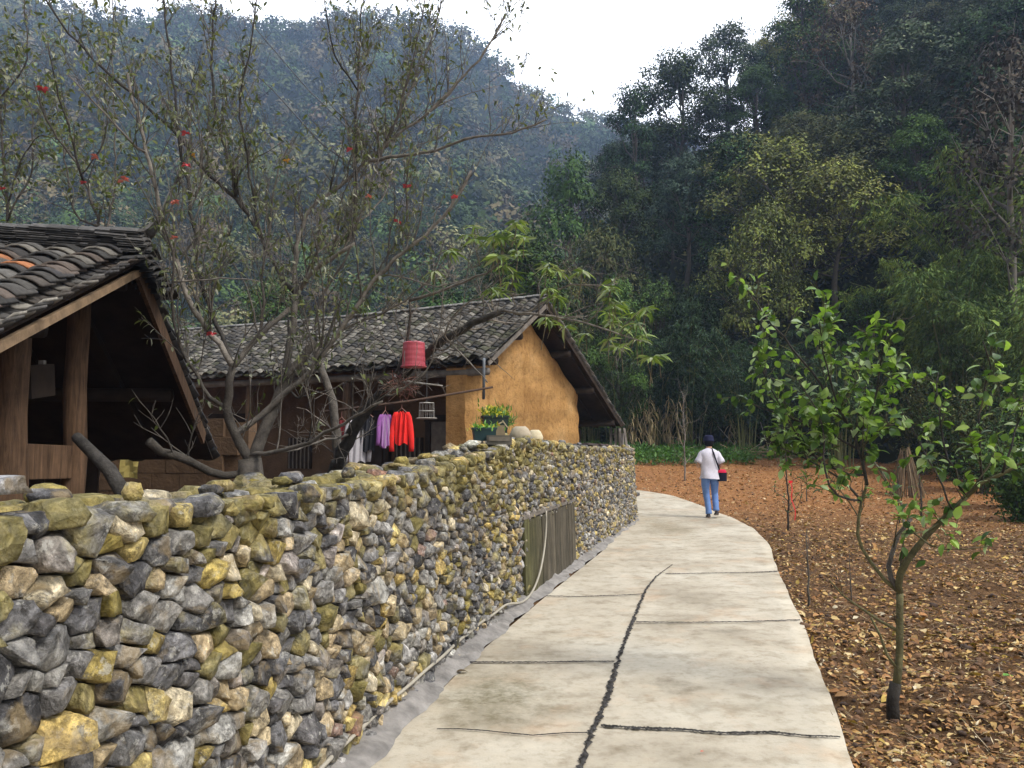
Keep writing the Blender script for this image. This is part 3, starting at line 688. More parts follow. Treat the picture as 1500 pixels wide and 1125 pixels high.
for t_, z in ((0, ZR-.19), (1.25, ZR-.19-1.25*BS), (-1.3, ZR-.19-1.3*FS)):
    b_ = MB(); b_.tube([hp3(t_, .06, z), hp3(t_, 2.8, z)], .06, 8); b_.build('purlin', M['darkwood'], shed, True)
# log posts
def logpost(px, Y, r_, top, mat, nm='post', wob=.01, parent=shed):
    q = P(px, 640, Y); b_ = MB(); pts = []; rad = []
    for k in range(12): u_ = k/11; pts.append((q[0]+wob*math.sin(k*1.3), q[1]+wob*math.cos(k*2.1), top*u_)); rad.append(r_*(1.12-.2*u_+.03*math.sin(k*2.7)))
    b_.tube(pts, rad, 14); return b_.build(nm, mat, parent, True)
logpost(14, 5.15, .105, 2.42, M['wood']); logpost(109, 6.0, .082, 2.74, M['wood']); logpost(-140, 4.9, .1, 2.2, M['wood']); logpost(-60, 7.4, .09, 2.0, M['wood'])
b_ = MB(); b_.beam(P(20, 676, 5.3), P(112, 677, 6.02), .05, .24); b_.build('rail', M['wood'], shed, bevel=.008)
b_ = MB(); b_.beam(P(40, 560, 5.3), P(75, 556, 5.6), .05, .22); b_.build('bracket_board', M['darkwood'], shed)
b_ = MB(); b_.beam(P(62, 528, 5.5), P(62, 566, 5.5), .035, .035, (1, 0, 0)); b_.build('batten', M['greywood'], shed)
b_ = MB()
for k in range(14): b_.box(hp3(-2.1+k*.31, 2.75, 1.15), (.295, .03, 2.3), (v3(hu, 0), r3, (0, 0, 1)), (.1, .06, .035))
b_.build('shade_planks', M['darkwood'], shed)  # planks added to keep the shed interior dark
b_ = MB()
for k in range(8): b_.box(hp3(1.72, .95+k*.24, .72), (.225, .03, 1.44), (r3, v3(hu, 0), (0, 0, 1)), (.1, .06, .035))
b_.build('shade_planks', M['darkwood'], shed)  # half-height planks, likewise added to darken the inside
# leaning lichen-spotted log and loose brick on the wall
lg = MB(); lg.tube([P(112, 640, 4.6), P(140, 668, 4.5), P(160, 688, 4.4), P(185, 730, 4.3)], [.03, .034, .038, .04], 8, (.05, .045, .04)); o = lg.build('leaning_log', M['bark'], smooth=True); tag(o, 'dark lichen-spotted log leaning beside the second log post of the shed', 'log')
# ---------------------------------------------------------------- mud brick wall between shed and house
mw = empty('mud_wall', P(240, 645, 9.3)*np.array([1, 1, 0]), 0, 'low brown mud brick wall in shade behind the timber shed', 'wall')
a0, a1 = P(60, 600, 9.6), P(352, 600, 9.0); d_ = nrm((a1-a0)*np.array([1, 1, 0])); LNm = np.linalg.norm((a1-a0)[:2]); nm_ = np.array([-d_[1], d_[0], 0])
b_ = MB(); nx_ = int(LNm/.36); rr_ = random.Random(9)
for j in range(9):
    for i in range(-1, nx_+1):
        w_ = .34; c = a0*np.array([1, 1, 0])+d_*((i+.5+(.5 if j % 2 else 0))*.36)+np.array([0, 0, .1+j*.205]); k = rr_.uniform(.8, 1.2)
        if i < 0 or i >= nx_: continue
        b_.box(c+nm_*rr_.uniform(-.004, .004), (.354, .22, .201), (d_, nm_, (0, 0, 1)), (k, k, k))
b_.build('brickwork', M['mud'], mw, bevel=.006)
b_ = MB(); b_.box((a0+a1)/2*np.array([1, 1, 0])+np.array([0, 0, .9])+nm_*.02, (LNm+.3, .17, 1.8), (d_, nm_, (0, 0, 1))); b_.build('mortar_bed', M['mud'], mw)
q = P(191, 683, 8.9); b_ = MB(); V = []; 
for i in range(5):
    for j in range(5): V.append(q+d_*(i/4-.5)*.23-nm_*(.02+.012*math.sin(i*1.7+j))+np.array([0, 0, (j/4-.5)*.26+.01*math.sin(i)]))
b_.add(V, [(i*5+j, i*5+j+1, (i+1)*5+j+1, (i+1)*5+j) for i in range(4) for j in range(4)], (.50, .40, .13)); o = b_.build('paper_sheet', M['paint']); tag(o, 'square faded yellow sheet hanging on the mud brick wall', 'sheet')
# ================================================================ EARTHEN HOUSE
RC = np.array([-.37, 12.3]); eu = nrm(np.array([.469, .883])); er = np.array([-eu[1], eu[0]]); e3u = v3(eu, 0); e3r = v3(er, 0)
ZE, ZA, TA, TB, ZB = 2.86, 4.06, 2.07, 5.85, 1.99; LEN = 9.6; OV = .40
def ep(t_, l_, z): q = RC+eu*t_+er*l_; return np.array([q[0], q[1], z])
def zroof(t_): return ZE+(ZA-ZE)*t_/TA if t_ <= TA else ZA+(ZB-ZA)*(t_-TA)/(TB-TA)
house = empty('earthen_house', ep(2, 3, 0), 0, 'ochre rammed earth house with mossy grey tile roof behind the stone wall', 'house')
sf = nrm(ep(0, 0, ZE)-ep(TA, 0, ZA)); sb = nrm(ep(TB, 0, ZB)-ep(TA, 0, ZA))
V1, F1, C1 = tiles(ep(TA, 0, ZA), e3r, sf, LEN, np.linalg.norm(ep(0, 0, ZE)-ep(TA, 0, ZA))+.08, .215, .19, .105, .2, .013, 14, [(.09, .085, .08), (.14, .13, .115), (.06, .058, .055), (.24, .225, .195), (.11, .10, .085), (.17, .155, .13), (.08, .08, .055)], .012, .045)
V2, F2, C2 = tiles(ep(TA, 0, ZA), e3r, sb, LEN, np.linalg.norm(ep(TB, 0, ZB)-ep(TA, 0, ZA))+.08, .215, .19, .105, .2, .013, 15, None, .012, .045)
# a little sag along the roof
VV = np.vstack([V1, V2]); lcoord = (VV[:, :2]-RC)@er; VV[:, 2] += (fbm(lcoord, VV[:, 1], 3, 3, .35)-.5)*.10-.05*np.sin(np.clip(lcoord/LEN, 0, 1)*math.pi)
rf = link('roof', np_mesh('roof', VV, np.vstack([F1, F2+len(V1)]), np.vstack([C1, C2])), M['tile'], house)
rb = MB(); rr_ = random.Random(14)
for lay in range(2):
    l_ = -.03
    while l_ < LEN:
        c = ep(TA+rr_.uniform(-.02, .02), l_, ZA+.03+lay*.05-.05*math.sin(max(0, min(1, l_/LEN))*math.pi)); k = rr_.uniform(.7, 1.8); V = []
        for a in (0, 1):
            for kx in range(5):
                u_ = (kx/4-.5); zz = .05*(1-4*u_*u_)+.012*a
                for q in (0, .014): V.append(c+e3r*(.24*a)+e3u*(u_*.24)+np.array([0, 0, zz-q]))
        F = []
        for kx in range(4): i0 = kx*2; j0 = 10+kx*2; F += [(i0, i0+2, j0+2, j0), (i0+1, j0+1, j0+3, i0+3), (i0, i0+1, i0+3, i0+2), (j0, j0+2, j0+3, j0+1)]
        rb.add(V, F, (.12*k, .115*k, .105*k)); l_ += .13
rb.build('ridge_tiles', M['tile'], rf)
def quad_slab(b_, V, th, col=(1, 1, 1, 0)):
    V = [np.array(p, float) for p in V]; V += [p-np.array([0, 0, th]) for p in V]; b_.add(V, [(0, 1, 2, 3), (7, 6, 5, 4), (0, 4, 5, 1), (2, 6, 7, 3), (0, 3, 7, 4), (1, 5, 6, 2)], col)
ub = MB(); quad_slab(ub, [ep(TA, .02, ZA-.07), ep(TA, LEN, ZA-.07), ep(0.03, LEN, ZE-.07), ep(0.03, .02, ZE-.07)], .02); quad_slab(ub, [ep(TA, .02, ZA-.07), ep(TA, LEN, ZA-.07), ep(TB-.03, LEN, ZB-.07), ep(TB-.03, .02, ZB-.07)], .02)
ub.build('light_block_sheet', M['darkwood'], house)  # solid dark sheet added to stop light showing between the tiles
for l_ in [.14+.42*k for k in range(12)]:
    for (ta, za, tb, zb) in ((TA, ZA, 0.05, ZE+.02), (TA, ZA, TB-.05, ZB+.02)):
        b_ = MB(); b_.beam(ep(ta, l_, za-.12), ep(tb, l_, zb-.12), .09, .04); b_.build('rafter', M['darkwood'], house)
for t_ in (.35, 1.2, 2.07, 3.2, 4.35, 5.5):
    b_ = MB(); b_.tube([ep(t_, .04, zroof(t_)-.21), ep(t_, LEN-.1, zroof(t_)-.21)], .065, 8); b_.build('purlin', M['darkwood'], house, True)
for (ta, za, tb, zb, mt) in ((TA, ZA, 0.0, ZE, 'greywood'), (TA, ZA, TB, ZB, 'darkwood')):
    b_ = MB(); b_.beam(ep(ta, .0, za-.085), ep(tb, .0, zb-.085), .025, .07); b_.build('barge_board', M[mt], house)
# gable wall with rough rammed surface
def earth_wall(name, f, us, zlo, ztop, th, depth_dir, mat, seed, amp=.03, parent=house):
    """f(u) -> plan point; grid face outward = -depth_dir"""
    nz = 34; V = []; n = len(us)
    for side in (0, 1):
        for i, u_ in enumerate(us):
            for j in range(nz):
                z = zlo+(ztop(u_)-zlo)*j/(nz-1); q = f(u_); dsp = amp*(float(fbm(u_, z, seed, 4, 2.2))-.5)*2+(.012*math.sin(z*14+math.sin(u_*3)) if side == 0 else 0)
                e = min(1, min(i, n-1-i)/2.0, (nz-1-j)/1.5); rnd = (1-e)**2*.05
                p = np.array([q[0], q[1], z])+depth_dir*((dsp+rnd) if side == 0 else th-rnd); V.append(p)
    F = []; o_ = n*nz
    for i in range(n-1):
        for j in range(nz-1): a = i*nz+j; F += [(a, a+nz, a+nz+1, a+1), (o_+a, o_+a+1, o_+a+nz+1, o_+a+nz)]
    for i in range(n-1): a = i*nz+nz-1; F.append((a, a+nz, o_+a+nz, o_+a))
    for j in range(nz-1): F += [(j, j+1, o_+j+1, o_+j), ((n-1)*nz+j, o_+(n-1)*nz+j, o_+(n-1)*nz+j+1, (n-1)*nz+j+1)]
    return link(name, np_mesh(name, V, F, smooth=True), mat, parent)
us = np.r_[np.linspace(.08, 2.05, 30), np.linspace(2.09, 4.52, 36)]
gw = earth_wall('gable_wall', lambda u_: RC+eu*u_+er*OV, us, 0, lambda u_: zroof(u_)-.17, .46, e3r, M['earth'], 3)
es = gw.modifiers.new('edge', 'EDGE_SPLIT'); es.split_angle = R(50)
# recessed front wall and rear wall
for (nm, t_, l0, l1, ht) in (('front_wall', 1.35, OV+.46, LEN-.3, None), ('rear_wall', 4.4, OV+.46, LEN-.3, None)):
    b_ = MB(); b_.box(ep(t_+.15, (l0+l1)/2, (zroof(t_)-.25)/2), (l1-l0, .3, zroof(t_)-.25), (e3r, e3u, (0, 0, 1))); b_.build(nm, M['mud'], house)  # mud darker than the gable's earth puts porch shade into the colour
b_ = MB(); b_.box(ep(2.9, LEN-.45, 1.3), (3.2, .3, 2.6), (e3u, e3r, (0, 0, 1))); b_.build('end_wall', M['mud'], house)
b_ = MB(); b_.box(ep(1.1, 4.2, .09), (2.2, 8.6, .18), (e3u, e3r, (0, 0, 1))); b_.build('plinth', M['mortar'], house)
# doors and openings on the recessed wall
def door(l_, w_, h_, mat, z0=.18):
    b_ = MB(); b_.box(ep(1.315, l_, z0+h_/2), (w_, .05, h_), (e3r, e3u, (0, 0, 1))); d = b_.build('door', mat, house)
    f_ = MB(); f_.box(ep(1.30, l_-w_/2-.05, z0+h_/2), (.1, .1, h_+.1), (e3r, e3u, (0, 0, 1))); f_.box(ep(1.30, l_+w_/2+.05, z0+h_/2), (.1, .1, h_+.1), (e3r, e3u, (0, 0, 1))); f_.box(ep(1.297, l_, z0+h_+.06), (w_+.24, .11, .12), (e3r, e3u, (0, 0, 1))); f_.build('door_frame', M['darkwood'], d)
    for k in (-1, 1): p_ = MB(); p_.box(ep(1.283, l_+k*w_*.24, z0+h_*.5), (w_*.4, .02, h_*.85), (e3r, e3u, (0, 0, 1))); p_.build('door_leaf', mat, d)
    return d
door(1.45, .9, 1.75, M['greywood']); door(3.3, .8, 1.85, M['darkwood']); door(6.9, .9, 1.85, M['darkwood'])
for l_ in (2.4, 5.0):
    b_ = MB(); b_.box(ep(1.33, l_, 1.35), (.6, .04, .6), (e3r, e3u, (0, 0, 1))); w_ = b_.build('window', M['darkwood'], house)
    f_ = MB()
    for k in range(6): f_.box(ep(1.305, l_-.25+k*.1, 1.35), (.025, .025, .6), (e3r, e3u, (0, 0, 1)))
    f_.build('window_bars', M['greywood'], w_)
# porch beam, posts
b_ = MB(); b_.tube([ep(.12, .06, ZE-.19), ep(.13, 2.5, ZE-.2), ep(.12, 5, ZE-.2), ep(.12, LEN-.2, ZE-.19)], .06, 10); b_.build('eave_beam', M['greywood'], house, True)
for l_ in (2.9, 5.2, 7.6):
    b_ = MB(); b_.tube([ep(.2, l_, 0), ep(.21, l_+.02, 1.2), ep(.2, l_, ZE-.22)], [.085, .08, .075], 12); b_.build('post', M['wood'], house, True)
# dark boards standing for shade under the rear lean-to, post and loose laths
b_ = MB()
for k in range(9): t_ = 4.6+k*.145; b_.box(ep(t_, .95, (zroof(t_)-.2)/2), (.14, .03, zroof(t_)-.2), (e3u, e3r, (0, 0, 1)))
b_.build('lean_to_shade_sheet', M['darkwood'], house)
b_ = MB(); q = ep(5.75, -.03, 0); b_.tube([q, q+np.array([.02, 0, .9]), q+np.array([0, .03, 1.75])], [.09, .075, .06], 10, (.2, .17, .13)); b_.build('post', M['greywood'], house, True)
for k in range(4):
    b_ = MB(); b_.beam(ep(5.75+.05*k, -.1+.12*k, 1.86), ep(5.75-.12, -.22+.13*k, 1.30-.06*k), .05, .02); b_.build('lath', M['greywood'], house)
# ================================================================ FOLIAGE HELPERS
TPL = {
 'quad': (np.array([(0, 0, 0), (.45, .5, 0), (1, 0, 0), (.45, -.5, 0)], float), np.array([(0, 1, 2, 3)])),
 'long': (np.array([(0, 0, 0), (.3, .5, .05), (.3, 0, 0), (.3, -.5, .05), (.7, .38, -.08), (.7, 0, -.12), (.7, -.38, -.08), (1, 0, -.3), (1, 0, -.3)], float),
          np.array([(0, 2, 1, 1), (0, 3, 2, 2), (1, 2, 5, 4), (2, 3, 6, 5), (4, 5, 7, 7), (5, 6, 7, 7)])),
 'broad': (np.array([(0, 0, 0), (.12, .28, .04), (.12, 0, 0), (.12, -.28, .04), (.4, .5, .07), (.4, 0, .0), (.4, -.5, .07), (.72, .36, 0), (.72, 0, -.06), (.72, -.36, 0), (1, 0, -.2)], float),
           np.array([(0, 2, 1, 1), (0, 3, 2, 2), (1, 2, 5, 4), (2, 3, 6, 5), (4, 5, 8, 7), (5, 6, 9, 8), (7, 8, 10, 10), (8, 9, 10, 10)])),
}
def leaves(C, D, U, L, Wd, col, tpl='quad', tang=0):
    """C centres, D directions, U approximate normals, L lengths, Wd widths, col (n,3)"""
    T, F = TPL[tpl]; n = len(C); D = nrm(D); U = np.asarray(U, float)
    if tang: Un = nrm(U); D = nrm(D-tang*Un*(D*Un).sum(-1, keepdims=True))
    S_ = nrm(np.cross(D, U)); U = np.cross(S_, D); L = np.broadcast_to(L, (n,)); Wd = np.broadcast_to(Wd, (n,))
    V = C[:, None]+T[None, :, 0, None]*(D*L[:, None])[:, None]+T[None, :, 1, None]*(S_*Wd[:, None])[:, None]+T[None, :, 2, None]*(U*L[:, None])[:, None]
    k = len(T); FF = (F[None]+(np.arange(n)*k)[:, None, None]).reshape(-1, 4)
    return V.reshape(-1, 3), FF, np.repeat(np.asarray(col, float), k, 0)
def leafmesh(name, V, F, C):
    # tri-degenerate quads are split off as real triangles
    deg = F[:, 2] == F[:, 3]
    if deg.any():
        q = F[~deg]; t3 = F[deg][:, :3]; F2 = np.vstack([q[:, [0, 1, 2]], q[:, [0, 2, 3]], t3]); return np_mesh(name, V, F2, C)
    return np_mesh(name, V, F, C)
def unit(rs, n): return nrm(rs.normal(size=(n, 3)))
def palette(rs, n, cols, var=.25):
    p = np.array(cols); return p[rs.randint(0, len(p), n)]*rs.uniform(1-var, 1+var, (n, 1))
# ---------------------------------------------------------------- hillside tree prototypes
PROTO = []
def make_tree(kind, seed, H, spread, nl, ncl, nleaf, ls, cols, name, label, group, bare=0.0, droop=.2, trunkcol=(.10, .085, .07), flat=.55, lowcrown=.35):
    rs = np.random.RandomState(seed); root = empty(name, (0, 0, 0)); tag(root, label, 'tree', group)
    mb = MB(); tp = [np.array([0, 0, -1.0])]; x = y = 0
    for k in range(1, 7): x += rs.uniform(-.16, .16)*H/8; y += rs.uniform(-.16, .16)*H/8; tp.append(np.array([x, y, H*.78*k/6]))
    mb.tube(tp, [H*.018*(1.2-.14*k) for k in range(7)], 7, trunkcol)
    lobes = []
    for k in range(nl):
        u_ = (k+.5)/nl; z = H*(lowcrown+(1-lowcrown)*u_**.8)*.94; rad = spread*math.sin(math.pi*min(1, .18+.8*u_)**.8)*rs.uniform(.45, 1.0); an = k*2.4+rs.uniform(-.5, .5)
        c = np.array([math.cos(an)*rad, math.sin(an)*rad, z]); lobes.append((c, spread*rs.uniform(.34, .52)))
        b0 = np.array([np.interp(z*.72, [p[2] for p in tp], [p[i] for p in tp]) for i in (0, 1)]+[z*.72]); md = (b0+c)/2+np.array([0, 0, -.05*H])*rs.uniform(0, 1)
        mb.tube([b0, md, c], [H*.007, H*.0045, H*.0018], 5, trunkcol)
        for q in range(5 if bare < .3 else 12):
            e = c+unit(rs, 1)[0]*lobes[-1][1]*1.05; mb.tube([md*.4+c*.6, (c+e)/2+rs.normal(size=3)*.08, e], [H*.0022, H*.0014, H*.0008], 3, trunkcol, False)
    tr = mb.build('trunk', M['farbark'], root, True)
    Cs = []; Ds = []; VO = []
    for c, r_ in lobes:
        n = int(ncl*(1-bare)); v = unit(rs, n); v[:, 2] = np.where(v[:, 2] < -.25, -v[:, 2]*.5, v[:, 2]); rr = r_*rs.uniform(.45, 1.08, n)**.6; cc = c+v*rr[:, None]*np.array([1, 1, flat*1.3])
        cl = np.repeat(cc, nleaf, 0)+rs.normal(size=(n*nleaf, 3))*r_*.13; dd = np.repeat(v, nleaf, 0)*.6+rs.normal(size=(n*nleaf, 3))*.8; dd[:, 2] -= droop; Cs.append(cl); Ds.append(dd); VO.append(np.repeat(v, nleaf, 0))
    Cs = np.vstack(Cs); Ds = np.vstack(Ds); VO = np.vstack(VO); n = len(Cs); U = rs.normal(size=(n, 3))*.4+np.array([0, 0, .7])+VO*1.1
    cluster_tone = np.repeat(rs.uniform(.7, 1.35, n//nleaf+1), nleaf)[:n, None]
    V, F, C = leaves(Cs, Ds, U, ls*rs.uniform(.6, 1.3, n), ls*.52, palette(rs, n, cols, .15)*cluster_tone, tang=.8)
    link('crown', leafmesh('crown', V, F, C), M['farleaf'], root)
    PROTO.append(root); root['_h'] = H; return root
GRP = 'trees on the wooded slope beyond the field'
DK = [(.022, .042, .012), (.032, .055, .016), (.018, .034, .011), (.05, .075, .022)]
OL = [(.095, .105, .03), (.07, .082, .025), (.12, .115, .04), (.05, .068, .022)]
YG = [(.24, .26, .05), (.19, .20, .045), (.15, .135, .05), (.28, .29, .06), (.13, .15, .04)]
GG = [(.085, .12, .065), (.06, .092, .05), (.12, .15, .09), (.04, .07, .035)]
BR = [(.085, .058, .038), (.065, .05, .032), (.10, .075, .05), (.05, .045, .028)]
GN = [(.05, .11, .025), (.075, .14, .035), (.04, .08, .022)]
t_dark = make_tree(0, 1, 8.5, 3.1, 15, 62, 13, .21, DK, 'broadleaf_tree', 'dark green broadleaf tree with a dense lumpy crown on the slope', GRP)
t_dark2 = make_tree(1, 2, 10, 2.6, 16, 56, 13, .19, DK+GN, 'broadleaf_tree', 'tall deep green tree with stacked leaf tiers on the slope', GRP, lowcrown=.2)
t_olive = make_tree(2, 3, 8, 3.2, 14, 55, 13, .2, OL, 'broadleaf_tree', 'olive green tree with a loose spreading crown on the slope', GRP)
t_yel = make_tree(3, 4, 9, 3.5, 17, 46, 14, .21, YG, 'broadleaf_tree', 'yellow green tree with a broken airy crown on the slope', GRP, droop=.5)
t_grey = make_tree(4, 5, 9, 2.9, 15, 52, 13, .2, GG, 'broadleaf_tree', 'grey green tree with pale shimmering foliage on the slope', GRP)
t_brown = make_tree(5, 6, 8, 3.0, 14, 40, 11, .19, BR, 'broadleaf_tree', 'thin brownish tree with drying leaves on the slope', GRP, bare=.25, trunkcol=(.2, .18, .15))
t_green = make_tree(6, 7, 9, 2.6, 15, 60, 13, .18, GN, 'broadleaf_tree', 'mid green feathery tree with hanging foliage on the slope', GRP, droop=.7, lowcrown=.15)
t_bare = make_tree(7, 8, 8, 2.4, 12, 14, 9, .17, BR+OL, 'sparse_tree', 'nearly bare pale limbed tree standing out among the slope trees', GRP, bare=.55, trunkcol=(.32, .29, .25))
def make_shrub(seed, H, Wd, cols, label, name='shrub', ls=.11):
    rs = np.random.RandomState(seed); root = empty(name); tag(root, label, 'shrub', 'shrubs along the far edge of the field'); mb = MB()
    tips = []
    for k in range(16):
        an = rs.uniform(0, 6.28); ln = H*rs.uniform(.5, 1); e = np.array([math.cos(an)*Wd*rs.uniform(.2, 1)*.5, math.sin(an)*Wd*rs.uniform(.2, 1)*.5, ln]); p = [np.array([0, 0, -.1])+np.r_[rs.uniform(-.1, .1, 2), 0], e*np.array([.35, .35, .55]), e]; mb.tube(p, [.02, .012, .005], 4, (.12, .1, .08), False); tips.append(p)
    mb.build('stems', M['farbark'], root)
    n = 5200; k = rs.randint(0, 16, n); u_ = rs.uniform(.15, 1.05, n); T = np.array(tips); b_ = np.where(u_[:, None] < .5, T[k, 0]*(1-2*u_[:, None])+T[k, 1]*2*u_[:, None], T[k, 1]*(2-2*u_[:, None])+T[k, 2]*(2*u_[:, None]-1))
    Cc = b_+rs.normal(size=(n, 3))*np.array([.16, .16, .12])*Wd*.6; Cc[:, 2] = np.maximum(Cc[:, 2], .03); D = rs.normal(size=(n, 3)); D[:, 2] -= .2
    V, F, C = leaves(Cc, D, rs.normal(size=(n, 3))*.6+np.array([0, 0, 1]), ls*rs.uniform(.6, 1.4, n), ls*.5, palette(rs, n, cols)); link('foliage', leafmesh('foliage', V, F, C), M['farleaf'], root); return root
s_dark = make_shrub(21, 2.6, 2.4, DK+GN, 'dark leafy shrub at the far edge of the orange field')
s_green = make_shrub(22, 1.9, 2.2, GN+[(.07, .13, .03)], 'fresh green shrub at the far edge of the orange field')
s_olive = make_shrub(23, 3.2, 2.2, OL+DK, 'tall olive shrub at the far edge of the orange field')
def make_bamboo(seed, H, nc_, spread, cols, label):
    rs = np.random.RandomState(seed); root = empty('bamboo_clump'); tag(root, label, 'bamboo', 'bamboo clumps at the foot of the slope'); mb = MB(); Cs = []; Ds = []
    for k in range(nc_):
        an = rs.uniform(0, 6.28); r0 = rs.uniform(0, .5); lean = spread*rs.uniform(.2, 1); h = H*rs.uniform(.65, 1); pts = []
        for q in range(9):
            u_ = q/8; pts.append(np.array([math.cos(an)*(r0+lean*u_**2.4), math.sin(an)*(r0+lean*u_**2.4), h*(u_-.16*u_**5)]))
        mb.tube(pts, [.028-.0026*q for q in range(9)], 5, (.16, .17, .07), False); pts = np.array(pts)
        m_ = 34
        for w_ in range(m_):
            u_ = rs.uniform(.3, 1)*8; i = min(7, int(u_)); b_ = pts[i]*(1-(u_-i))+pts[i+1]*(u_-i); dr = unit(rs, 1)[0]; dr[2] = -.1; L_ = rs.uniform(.3, .8); n = 20
            tt = rs.uniform(.15, 1, n)[:, None]; c = b_+dr*L_*tt+np.array([0, 0, -.35])*tt**2*L_; Cs.append(c+rs.normal(size=(n, 3))*.05); d_ = dr+rs.normal(size=(n, 3))*.5; d_[:, 2] -= .8; Ds.append(d_)
    mb.build('culms', M['farbark'], root); Cs = np.vstack(Cs); Ds = np.vstack(Ds); n = len(Cs)
    V, F, C = leaves(Cs, Ds, rs.normal(size=(n, 3)), .17*rs.uniform(.7, 1.3, n), .035, palette(rs, n, cols)); link('foliage', leafmesh('foliage', V, F, C), M['farleaf'], root); return root
b_dark = make_bamboo(31, 6.5, 18, 2.6, GG+DK+GN, 'dark arching bamboo clump at the foot of the wooded slope')
b_lite = make_bamboo(32, 6.0, 18, 2.8, [(.14, .21, .045), (.10, .16, .035), (.18, .24, .055), (.07, .12, .03)], 'light green feathery bamboo clump at the foot of the wooded slope')
def dup(root, loc, rz, sc, label=None, group=None):
    r_ = root.copy(); COL.objects.link(r_); r_.location = [float(v) for v in loc]; r_.rotation_euler.z = rz; r_.scale = sc if hasattr(sc, '__len__') else (sc, sc, sc)
    if label: r_['label'] = label
    if group: r_['group'] = group
    for ch in root.children:
        c = ch.copy(); COL.objects.link(c); c.parent = r_
    return r_
_used = set()
def place(root, loc, rz, sc, label=None, group=None):
    if root.name not in _used:
        _used.add(root.name); root.location = [float(v) for v in loc]; root.rotation_euler.z = rz; root.scale = sc if hasattr(sc, '__len__') else (sc, sc, sc)
        # the first placing moves the source; its label may be reused by later copies, so store it
        root['_l0'] = root['label']; root['_g0'] = root['group']
        if label: root['label'] = label
        if group: root['group'] = group
        return root
    r_ = dup(root, loc, rz, sc, label or root['_l0'], group or root['_g0'])
    return r_
rt = random.Random(77)
# trees on the right slope
pts = []; cand = 0
spec = [  # particular trees seen in the photograph: column, row of the crown top, depth, kind, scale
 (1060, 34, 60, t_grey, 1.15), (990, 78, 58, t_dark, 1.1), (925, 118, 55, t_dark2, .85), (1150, 200, 38, t_yel, 1.0), (1215, 235, 36, t_yel, .85), (1120, 300, 34, t_yel, .62),
 (1000, 225, 46, t_grey, .8), (1480, 60, 27, t_brown, 1.0), (1330, 30, 40, t_grey, 1.1), (1180, -30, 52, t_dark2, 1.1), (905, 250, 50, t_dark, .8), (1105, 70, 60, t_dark2, .8), (1240, -10, 50, t_brown, 1.1)]
def band(kk, s_): return kk['_b'].replace('the slope', 'the slope')+(' near the field' if s_ < 9 else ' halfway up' if s_ < 22 else ' near the skyline')
for kk in (t_dark, t_dark2, t_olive, t_yel, t_grey, t_brown, t_green, t_bare): kk['_b'] = kk['label']
def put(kind, px, ytop, Y, sc, label=None, rz=None):
    p = P(px, ytop, Y); H = kind['_h']*sc; gzz = max(float(h_right(np.array(p[0]), np.array(p[1]))), float(gz(p[0], p[1]))); need = (p[2]-gzz)/kind['_h']
    s_ = min(max(need, sc*.75), sc*1.5); place(kind, (p[0], p[1], p[2]-kind['_h']*s_ if need > sc*1.5 else gzz-.2), rt.uniform(0, 6.28) if rz is None else rz, (sc, sc, s_), label); pts.append((p[0], p[1]))
SL = ['rounded grey green tree on the skyline at the highest point of the near hill', 'dark tree on the skyline left of the hilltop', 'last dark tree at the left end of the near hill skyline', 'yellow green crown high on the slope above the walking person', 'pale olive crown right of the broad yellow green one', 'lower yellow green tree with the brightest leaves on the slope', 'grey green rounded tree below the left skyline of the near hill', 'brown leaved tree at the upper right edge of the picture', 'pale grey green tree near the top right of the slope', 'tall dark tree reaching above the top of the picture by the skyline', 'dark tree on the left flank of the near hill', 'tall tree just right of the rounded hilltop tree', 'brownish open tree reaching past the top of the picture']
for (px, yt, Y, kd, sc), lb_ in zip(spec, SL): put(kd, px, yt, Y, sc, lb_)
kinds = [t_dark]*7+[t_dark2]*6+[t_olive]*5+[t_grey]*4+[t_brown]*2+[t_green]*4+[t_yel]*3+[t_bare]*1
cnt = 0
for _ in range(60000):
    if cnt >= 235: break
    y = rt.uniform(4, 90); x = rt.uniform(4, 75); a = x/y
    if a > .78 or a < .088: continue
    s_ = (x-6)*.74+(y-36)*.67
    if s_ < 1.2: continue
    hz_ = float(h_right(np.array(x), np.array(y)))
    if hz_ < 0: continue
    if (hz_-1.6)/y > .62: continue
    dmin = 2.6+.02*y
    if any((x-q[0])**2+(y-q[1])**2 < dmin*dmin for q in pts): continue
    el = (hz_-1.6)/y
    sc = rt.uniform(.62, 1.0)*(1 if s_ > 6 else .75)
    if y > 50: sc *= .9
    kk = rt.choice(kinds); place(kk, (x, y, hz_-.4), rt.uniform(0, 6.28), (sc*rt.uniform(.9, 1.15), sc*rt.uniform(.9, 1.15), sc), band(kk, s_)); pts.append((x, y)); cnt += 1
